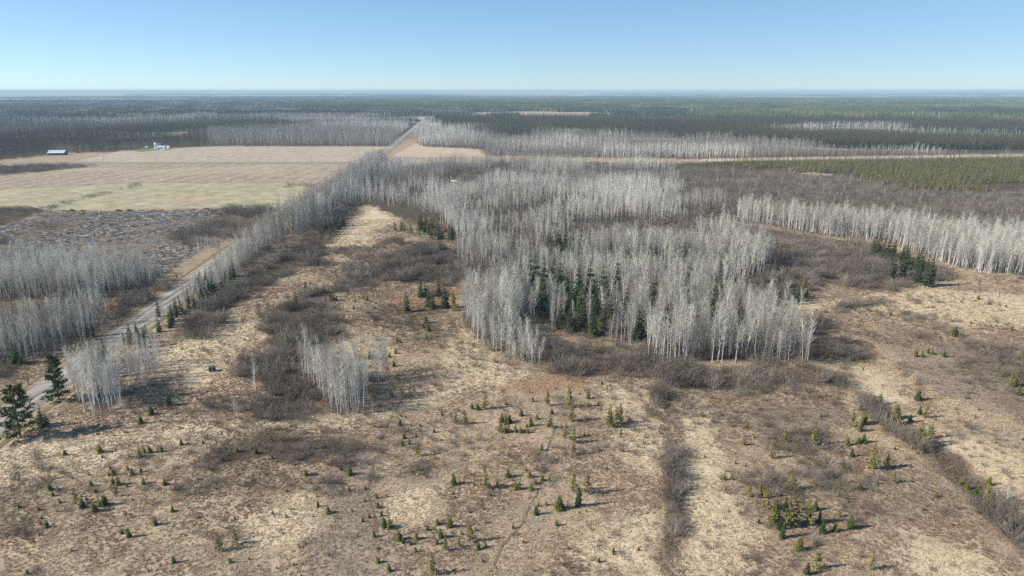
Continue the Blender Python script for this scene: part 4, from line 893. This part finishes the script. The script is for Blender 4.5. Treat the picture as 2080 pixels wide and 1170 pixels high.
for k, (z, s, h) in enumerate((('brush_a', 1.8, 2.7), ('brush_b', 2.0, 3.1), ('brush_front', 2.0, 2.8), ('hedge', 1.35, 2.4), ('brush_low', 2.3, 1.9), ('brush_right', 2.7, 3.2), ('brush_strip', 2.2, 3.2), ('brush_leftstand', 2.2, 3.2), ('brush_roadcut', 2.6, 3.4), ('brush_left', 3.0, 2.6), ('brush_swamp_mid', 3.0, 3.4))):
    add_shrubs(z, s, h, 700 + k, lambda x, y: vn(x, y, 6, 431) > .38)
add_shrubs('brush_thin', 2.2, 1.5, 720, lambda x, y: fbm(x, y, 12, 441, 3) > .50)
add_shrubs('swamp', 3.2, 3.2, 721, lambda x, y: ~inz('stand_right', x, y) & (vn(x, y, 25, 451) > .1))
for k, z in enumerate(('stand_main', 'stand_lobe', 'woods_middle', 'left_lower', 'left_upper', 'strip', 'clump_mid')):
    add_shrubs(z, 3.6 if z != 'woods_middle' else 4.2, 2.2 if z != 'woods_middle' else 3.3, 730 + k)
mead = [poly([(-120, 1230), (-60, 900), (300, 780), (520, 620), (660, 520), (850, 430), (940, 560), (940, 680), (1080, 770), (1700, 770), (1640, 640), (1800, 590), (2140, 560), (2200, 1230)])]
taken = ['stand_main', 'stand_lobe', 'strip', 'clump_mid', 'clump_road'] + BRUSH
add_shrubs('meadow', 2.9, 1.15, 750, lambda x, y: (fbm(x, y, 16, 461, 3) > .515) & free(x, y, taken) & (x - road_x(y) > 12), mead)
add_shrubs('meadow', 7.5, .8, 751, lambda x, y: free(x, y, taken) & (x - road_x(y) > 12), mead)
SHL = {('brush_a', 0): 'in the rounded thicket between the roadside row and the open straw', ('brush_a', 1): 'in the thicket beside the small isolated aspen clump', ('brush_a', 2): 'in the little thicket next to a thin white tree',
 ('brush_front', 0): 'in the notch at the foot of the large aspen stand', ('brush_front', 1): 'in the shaded thicket at the sunless end of the large stand', ('brush_front', 2): 'in the long thicket before the front of the large stand',
 ('hedge', 0): 'in the straight hedgerow beside the pale straw track', ('hedge', 1): 'in the slanting hedgerow with spruces and tamaracks',
 ('brush_low', 0): 'in the low dark thicket below the small isolated aspen clump', ('brush_low', 1): 'in the small dark thicket near the trodden trails', ('brush_low', 2): 'in the reddish thicket between the hedgerows', ('brush_low', 3): 'in the dark thicket on the pale slope',
 'brush_b': 'in the grey thicket behind the meadow spruces', 'brush_thin': 'in sparse scrub over brown grass', 'meadow': 'alone on the open straw', 'brush_strip': 'in the dark belt behind the roadside aspen row', 'brush_leftstand': 'at the edge of the shaded roadside woods'}
def bush_where(z, o_): return SHL.get((z, o_)) or SHL.get(z)
def bush_label(h, z, o_): return '%s bare brown bush %s' % ('ankle-high' if h < .7 else 'knee-high' if h < 1.2 else 'waist-high' if h < 2.0 else 'head-high' if h < 3.0 else 'tall', bush_where(z, o_))
def show(s):
    d = math.hypot(s[0], s[1]); return -s[2] / d if in_frame(s[0], s[1]) and bush_where(s[3], s[4]) else 0
order = sorted(range(len(shr)), key=lambda i: show(shr[i])); single = set(order[:300])
for i in order[:300]:
    x, y, h, z, o_ = shr[i]
    place('bare_bush', x, y, h / S0, [('bush', random.choice(SH))], bush_label(h, z, o_), 'bush', 'bushes ' + bush_where(z, o_), tilt=.06)
q = np.array([(x, y, h / S0) for i, (x, y, h, z) in enumerate([t_[:4] for t_ in shr]) if i not in single]); rr = np.hypot(q[:, 0], q[:, 1])
for nm, sel, ms, lb in (('brushwood', rr < 330, SH, 'bare brown brush filling the gaps around the stands and meadow'), ('far_brushwood', rr >= 330, SHF, 'far grey-brown brush and shrub swamp beyond the stands')):
    t = q[sel]; wide = RNG.uniform(.85, 1.5, len(t)) * (1.0 if nm == 'brushwood' else 1.25)
    scatter(nm, t[:, :2], np.stack([t[:, 2] * wide, t[:, 2] * wide, t[:, 2]], 1), RNG.integers(0, len(ms), len(t)), ms, lb, 'brush', .07)
print('shrubs', len(shr))

# -- seedlings too many to count
p = grid_points(mead, 5.0, 760, lambda x, y: visible(x, y) & (x - road_x(y) > 14) & free(x, y, taken) & (np.random.default_rng(5).random(np.shape(x)) < .05 + .75 * sstep(.50, .72, fbm(x, y, 18, 571, 2))) & (np.hypot(x, y) < 260))
scatter('spruce_seedlings', p, RNG.uniform(.2, .5, len(p)), RNG.integers(0, 5, len(p)), [joined('seedling', a, b) for a, b in SAP], 'tiny green spruce seedlings peppered over the straw meadow', 'seedlings')
print('seedlings', len(p))

# -- dry grass
rng = np.random.default_rng(77); TU = [tuft(800 + s) for s in range(6)]
n = 760000
r = np.sqrt(rng.uniform(80 ** 2, 390 ** 2, n)); a = rng.uniform(-.72, .72, n); x, y = r * np.sin(a), r * np.cos(a)
bare_spots = fbm(x, y, 9, 471, 2)
k = visible(x, y, .03) & ((x - road_x(y) > 8) | ((x - road_x(y) < -7.5) & (y < 330))) & free(x, y, ['clearcut', 'stand_main', 'clump_road', 'woods_middle', 'stand_second', 'stand_right']) & (rng.random(n) < np.clip(1.5 - r / 230, .22, 1)) & (rng.random(n) < .1 + 1.4 * bare_spots)
x, y, r = x[k], y[k], r[k]
wx = x + (fbm(x, y, 6, 501, 2) - .5) * 7; wy = y + (fbm(x, y, 6, 511, 2) - .5) * 9
s = rng.uniform(.5, 1.15, len(x)) * (1 + .7 * sstep(130, 300, r))
br = fbm(x, y, 17, 521, 4)[:, None]; rd = sstep(.52, .68, fbm(x, y, 8, 531, 3))[:, None]
tone = np.array([.285, .205, .14]) * (1 - sstep(.38, .62, br)) + np.array([.52, .405, .265]) * sstep(.38, .62, br)
tone = tone * (1 - rd * .75) + np.array([.26, .165, .105]) * rd * .75
def paint(z, col, amt):
    global tone
    m_ = inz(z, wx, wy)[:, None] * amt; tone = tone * (1 - m_) + np.array(col) * m_
paint('grey_meadow', (.345, .275, .21), .8); paint('straw', (.60, .485, .32), .85); paint('russet', (.44, .27, .155), .7); paint('brush_thin', (.21, .145, .10), .6)
for z in BRUSH: paint(z, (.20, .15, .11), .8)
scatter('dry_grass', np.stack([x, y], 1), np.stack([s, s, s * rng.uniform(.6, 1.1, len(s))], 1), rng.integers(0, 6, len(x)), TU, 'matted straw-coloured dry grass tufts over the whole meadow', 'grass', .15, tone=tone)
print('tufts', len(x))

# -- slash in the clearing
LG = []
for s_ in range(5):
    rnd = random.Random(900 + s_); C = MB()
    for j in range(3):
        L = rnd.uniform(1.2, 3.4); a = rnd.uniform(0, 6.28); cx, cy = rnd.gauss(0, .8), rnd.gauss(0, .8); z0 = .12 + .14 * j
        C.tube([(cx - math.cos(a) * L / 2, cy - math.sin(a) * L / 2, z0), (cx + math.cos(a) * L / 2, cy + math.sin(a) * L / 2, z0 + rnd.uniform(-.05, .25))], [.13, .08], 5)
    LG.append(C.mesh('slash', M_LOG))
p = grid_points(Z['clearcut'], 2.4, 81, lambda x, y: visible(x, y) & (fbm(x, y, 22, 481, 3) + .12 * RNG.random(np.shape(x)) > .53) & free(x, y, ['brush_roadcut', 'brush_left', 'left_upper']) & (road_x(y) - x > 15))
scatter('logging_slash', p, RNG.uniform(.7, 1.3, len(p)), RNG.integers(0, 5, len(p)), LG, 'pale broken logs and branches littering the wet grey clearing', 'slash', .05)
p = grid_points(Z['clearcut'], 2.8, 82, lambda x, y: visible(x, y) & (fbm(x, y, 30, 491, 3) > .44) & (road_x(y) - x > 15))
scatter('clearing_brush', p, RNG.uniform(.2, .6, len(p)), RNG.integers(0, 4, len(p)), SHF, 'low dark regrowth between the logs of the wet clearing', 'brush')
DT = [aspen(950 + s, 8, 16, 3, bark=M_BARKD, twig=M_SHRUB, base=.3, w=1.0) for s in range(3)]
for px, py in ((205, 514), (222, 492), (262, 520), (275, 503), (305, 504), (355, 530), (380, 455), (276, 441), (294, 438), (305, 446), (93, 447), (40, 455), (345, 508), (240, 505), (315, 506)):
    X, Y = P(px, py); a, b = random.choice(DT)
    place('dead_tree', X, Y, random.uniform(.7, 1.1), [('trunk', a), ('crown', b)], 'dark bare tree left standing in the wet cut clearing', 'tree', 'dead trees in the clearing')
M_DIRT = land_mat('dirt', [(.3, (.05, .04, .035)), (.6, (.12, .095, .075))], .5)
for px, py in ((130, 430), (146, 429), (168, 430), (240, 429), (262, 429), (420, 426)):
    X, Y = P(px, py); rnd = random.Random(px); C = MB(); k = 9
    rings = [(1.0, 0), (.75, .55), (.4, 1.0), (.05, 1.2)]
    vs = [(2.6 * s_ * math.cos(6.283 * j / k) * rnd.uniform(.8, 1.2), 2.0 * s_ * math.sin(6.283 * j / k) * rnd.uniform(.8, 1.2), z_ * rnd.uniform(.8, 1.2) if z_ else -.05) for s_, z_ in rings for j in range(k)]
    C.add(vs, [(i * k + j, i * k + (j + 1) % k, (i + 1) * k + (j + 1) % k, (i + 1) * k + j) for i in range(3) for j in range(k)] + [tuple(range(27, 36))])
    o = C.obj('dirt_mound', M_DIRT, loc=(float(X), float(Y), 0)); tag(o, 'dark heap of dirt between the clearing and the green hay field', 'mound', 'dirt heaps along the field edge')

# ---------------------------------------------------------------- built things
def plain(name, col, rough=.7, metal=0., var=.12, scale=2.):
    m, nt, b = mat(name, rough, .3); b.inputs['Metallic'].default_value = metal
    tc = N(nt, 'ShaderNodeTexCoord'); f = noise(nt, tc.outputs['Object'], scale, 4)
    nt.links.new(ramp(nt, f, [(.3, tuple(c * (1 - var) for c in col)), (.7, tuple(min(1, c * (1 + var)) for c in col))]), b.inputs['Base Color']); return m
M_POLE = plain('pole_wood', (.24, .15, .10), .9, 0, .3, 3)
M_WHITE = plain('white_siding', (.80, .80, .79)); M_ROOFM = plain('roof_metal', (.52, .60, .66), .45, .0, .08, .6); M_DARK = plain('dark_boards_and_shade', (.05, .05, .055), .9)
M_ROOFD = plain('dark_shingles', (.10, .10, .11), .9); M_GLASS = plain('window_glass', (.03, .04, .05), .1); M_BLUE = plain('blue_roof', (.10, .14, .24), .5)
M_INS = plain('insulator', (.45, .45, .42), .3)
def pole(X, Y, h, lab, grp):
    e = bpy.data.objects.new('utility_pole', None); e.location = (float(X), float(Y), 0); link(e); tag(e, lab, 'pole', grp); e.rotation_euler = (random.gauss(0, .012), random.gauss(0, .012), .06)
    c = MB(); c.tube([(0, 0, -.1), (0, 0, h)], [.15, .10], 8, cap=True); c.obj('post', M_POLE, e)
    c = MB(); c.box(-.8, .8, -.17, -.06, h - .55, h - .43); c.obj('crossarm', M_POLE, e)
    for s in (-.7, .7):
        c = MB(); c.tube([(s, -.11, h - .425), (s, -.11, h - .26)], [.05, .04], 6, cap=True); c.obj('insulator', M_INS, e)
for px, py in ((58, 782), (239, 661), (361, 584), (447, 524), (512, 480), (558, 447), (600, 421), (631, 393)):
    X, Y = P(px, py); pole(X, Y, 5.8, 'brown wooden utility pole beside the gravel road', 'utility poles along the gravel road')
for px in (206, 315, 420, 525, 630, 718):
    X, Y = P(px, 329.2); pole(X, Y + 4, 6.0, 'thin utility pole on the far side of the straight lane', 'utility poles along the lane')

def gable(parent, L, W, hw, hr, wall, roofm, over=.5):
    """a gabled block, ridge along x: walls and roof as parts"""
    c = MB(); c.add([(-L/2, -W/2, 0), (L/2, -W/2, 0), (L/2, W/2, 0), (-L/2, W/2, 0), (-L/2, -W/2, hw), (L/2, -W/2, hw), (L/2, W/2, hw), (-L/2, W/2, hw), (-L/2, 0, hr - .05), (L/2, 0, hr - .05)],
        [(0, 1, 5, 4), (2, 3, 7, 6), (1, 2, 6, 9, 5), (3, 0, 4, 8, 7)]); c.obj('wall', wall, parent)
    c = MB(); s = (hr - hw) / (W / 2); e = over; z = hw - s * e
    top = [(-L/2-e, -W/2-e, z), (L/2+e, -W/2-e, z), (L/2+e, 0, hr), (-L/2-e, 0, hr), (L/2+e, W/2+e, z), (-L/2-e, W/2+e, z)]
    c.add([(x_, y_, z_ + .14) for x_, y_, z_ in top] + [(x_, y_, z_ - .02) for x_, y_, z_ in top], [(0, 1, 2, 3), (3, 2, 4, 5), (6, 9, 8, 7), (9, 11, 10, 8), (0, 6, 7, 1), (5, 4, 10, 11), (1, 7, 8, 2), (2, 8, 10, 4), (0, 3, 9, 6), (3, 5, 11, 9)])
    return c.obj('roof', roofm, parent)
def thing(name, px, py, rz, lab, cat, grp=None):
    X, Y = P(px, py); e = bpy.data.objects.new(name, None); e.location = (float(X), float(Y), 0); e.rotation_euler = (0, 0, rz); link(e); tag(e, lab, cat, grp); return e
def window(parent, x, y, z, w, h, n=1):
    c = MB(); c.box(x - w/2, x + w/2, y - .06, y - .01, z, z + h); f = c.obj('window', M_WHITE, parent)
    c = MB(); c.box(x - w/2 + .09, x + w/2 - .09, y - .09, y - .065, z + .09, z + h - .09); c.obj('pane', M_GLASS, f)
barn = thing('pole_barn', 118, 314.5, .12, 'long low pole barn with pale metal roof and dark open front', 'barn')
gable(barn, 17, 9, 2.6, 5.2, M_DARK, M_ROOFM, .6)  # closed dark wall; its colour stands in for the shaded open front
for i in range(6):
    c = MB(); c.box(-8.4 + i * 3.36 - .1, -8.4 + i * 3.36 + .1, -4.85, -4.65, 0, 2.5); c.obj('post', M_POLE, barn)
house = thing('farmhouse', 329, 303.5, .05, 'white farmhouse with long grey roof at the wood edge', 'house')
gable(house, 9, 6.5, 2.7, 4.6, M_WHITE, plain('grey_roof', (.42, .42, .43), .7)); window(house, -2.5, -3.25, 1.0, 1.1, 1.1); window(house, 1.8, -3.25, 1.0, 1.1, 1.1)
c = MB(); c.box(-.5, .5, -3.33, -3.26, 0, 2.1); d = c.obj('door', M_DARK, house); c = MB(); c.tube([(.35, -3.36, 1.0), (.35, -3.42, 1.0)], [.05, .05], 5); c.obj('handle', M_INS, d)
silo = thing('silo', 317, 302.3, 0, 'white upright silo with domed top beside the farmhouse', 'silo')
c = MB(); c.tube([(0, 0, 0), (0, 0, 6.6)], [1.7, 1.7], 16); c.obj('wall', M_WHITE, silo)
c = MB(); c.tube([(0, 0, 6.6), (0, 0, 7.3), (0, 0, 7.8), (0, 0, 7.95)], [1.78, 1.4, .7, .1], 16, cap=True); c.obj('dome', M_WHITE, silo)
for z_ in (1.5, 3.2, 4.9):
    c = MB(); c.tube([(0, 0, z_), (0, 0, z_ + .12)], [1.74, 1.74], 16, cap=True); c.obj('band', M_INS, silo)
sh1 = thing('shed', 324, 299.5, .05, 'dark blue-roofed shed behind the white farmhouse', 'shed'); gable(sh1, 7, 5, 3.2, 5.6, M_DARK, M_BLUE)
sh2 = thing('shed', 342, 301.8, -.2, 'small pale shed at the end of the farmyard', 'shed'); gable(sh2, 3.2, 2.8, 2.2, 3.4, M_WHITE, M_ROOFM, .3)
sh3 = thing('shed', 298.5, 302, .1, 'small grey shed on the lawn apart from the farmhouse', 'shed'); gable(sh3, 2.8, 2.6, 1.7, 2.7, plain('weathered', (.40, .40, .40)), M_ROOFM, .3)
def trailer(px, py, rz, lab):
    e = thing('farm_trailer', px, py, rz, lab, 'trailer')
    c = MB(); c.box(-2.4, 2.4, -1, 1, .75, 1.9); c.obj('body', M_WHITE, e)
    c = MB(); c.tube([(2.4, 0, .8), (3.6, 0, .7)], [.08, .06], 6); c.obj('drawbar', M_DARK, e)
    for s in (-1.05, 1.05):
        for xx in (-.9, .9):
            c = MB(); c.tube([(xx, s - .1, .4), (xx, s + .1, .4)], [.4, .4], 12, cap=True); c.obj('wheel', M_DARK, e)
trailer(316, 305.2, .1, 'low white trailer parked on the lawn below the silo')
trailer(331, 305.6, -.05, 'low white trailer parked on the lawn below the farmhouse')
cab = thing('cabin', 922, 373.5, .08, 'small white cabin almost hidden in the grey woods', 'cabin'); gable(cab, 4, 3.4, 2.0, 3.0, M_WHITE, plain('white_roof', (.55, .55, .55), .6), .3); window(cab, .8, -1.7, .8, .8, .8)
bl = thing('deer_blind', 432, 756.5, .1, 'small dark box blind with pale panel on the straw meadow', 'blind'); bl.scale = (1.25, 1.25, 1.35)
for s in (-1, 1):
    c = MB(); c.box(s * .46 - .09, s * .46 + .09, -.45, .45, 0, 1.05); c.obj('side', M_DARK, bl)
c = MB(); c.box(-.6, .6, -.55, .55, 1.055, 1.16); c.obj('roof', M_DARK, bl)
c = MB(); c.box(-.36, .36, .05, .1, .02, 1.04); c.obj('back_panel', plain('pale_board', (.55, .5, .5)), bl)

# ---------------------------------------------------------------- haze
def haze(density):
    c = MB(); R = 95000; c.box(-R, R, -R, R, -25, 78)
    m = bpy.data.materials.new('haze'); m.use_nodes = True; nt = m.node_tree; nt.nodes.clear()
    out = N(nt, 'ShaderNodeOutputMaterial'); v = N(nt, 'ShaderNodeVolumePrincipled')
    v.inputs['Color'].default_value = (.58, .80, .95, 1); v.inputs['Density'].default_value = density; v.inputs['Anisotropy'].default_value = .0
    nt.links.new(v.outputs[0], out.inputs['Volume'])
    o = c.obj('haze', m); tag(o, 'thin blue haze over the far plain', 'haze', kind='stuff')
HAZE = 0.00011
if HAZE: haze(HAZE)
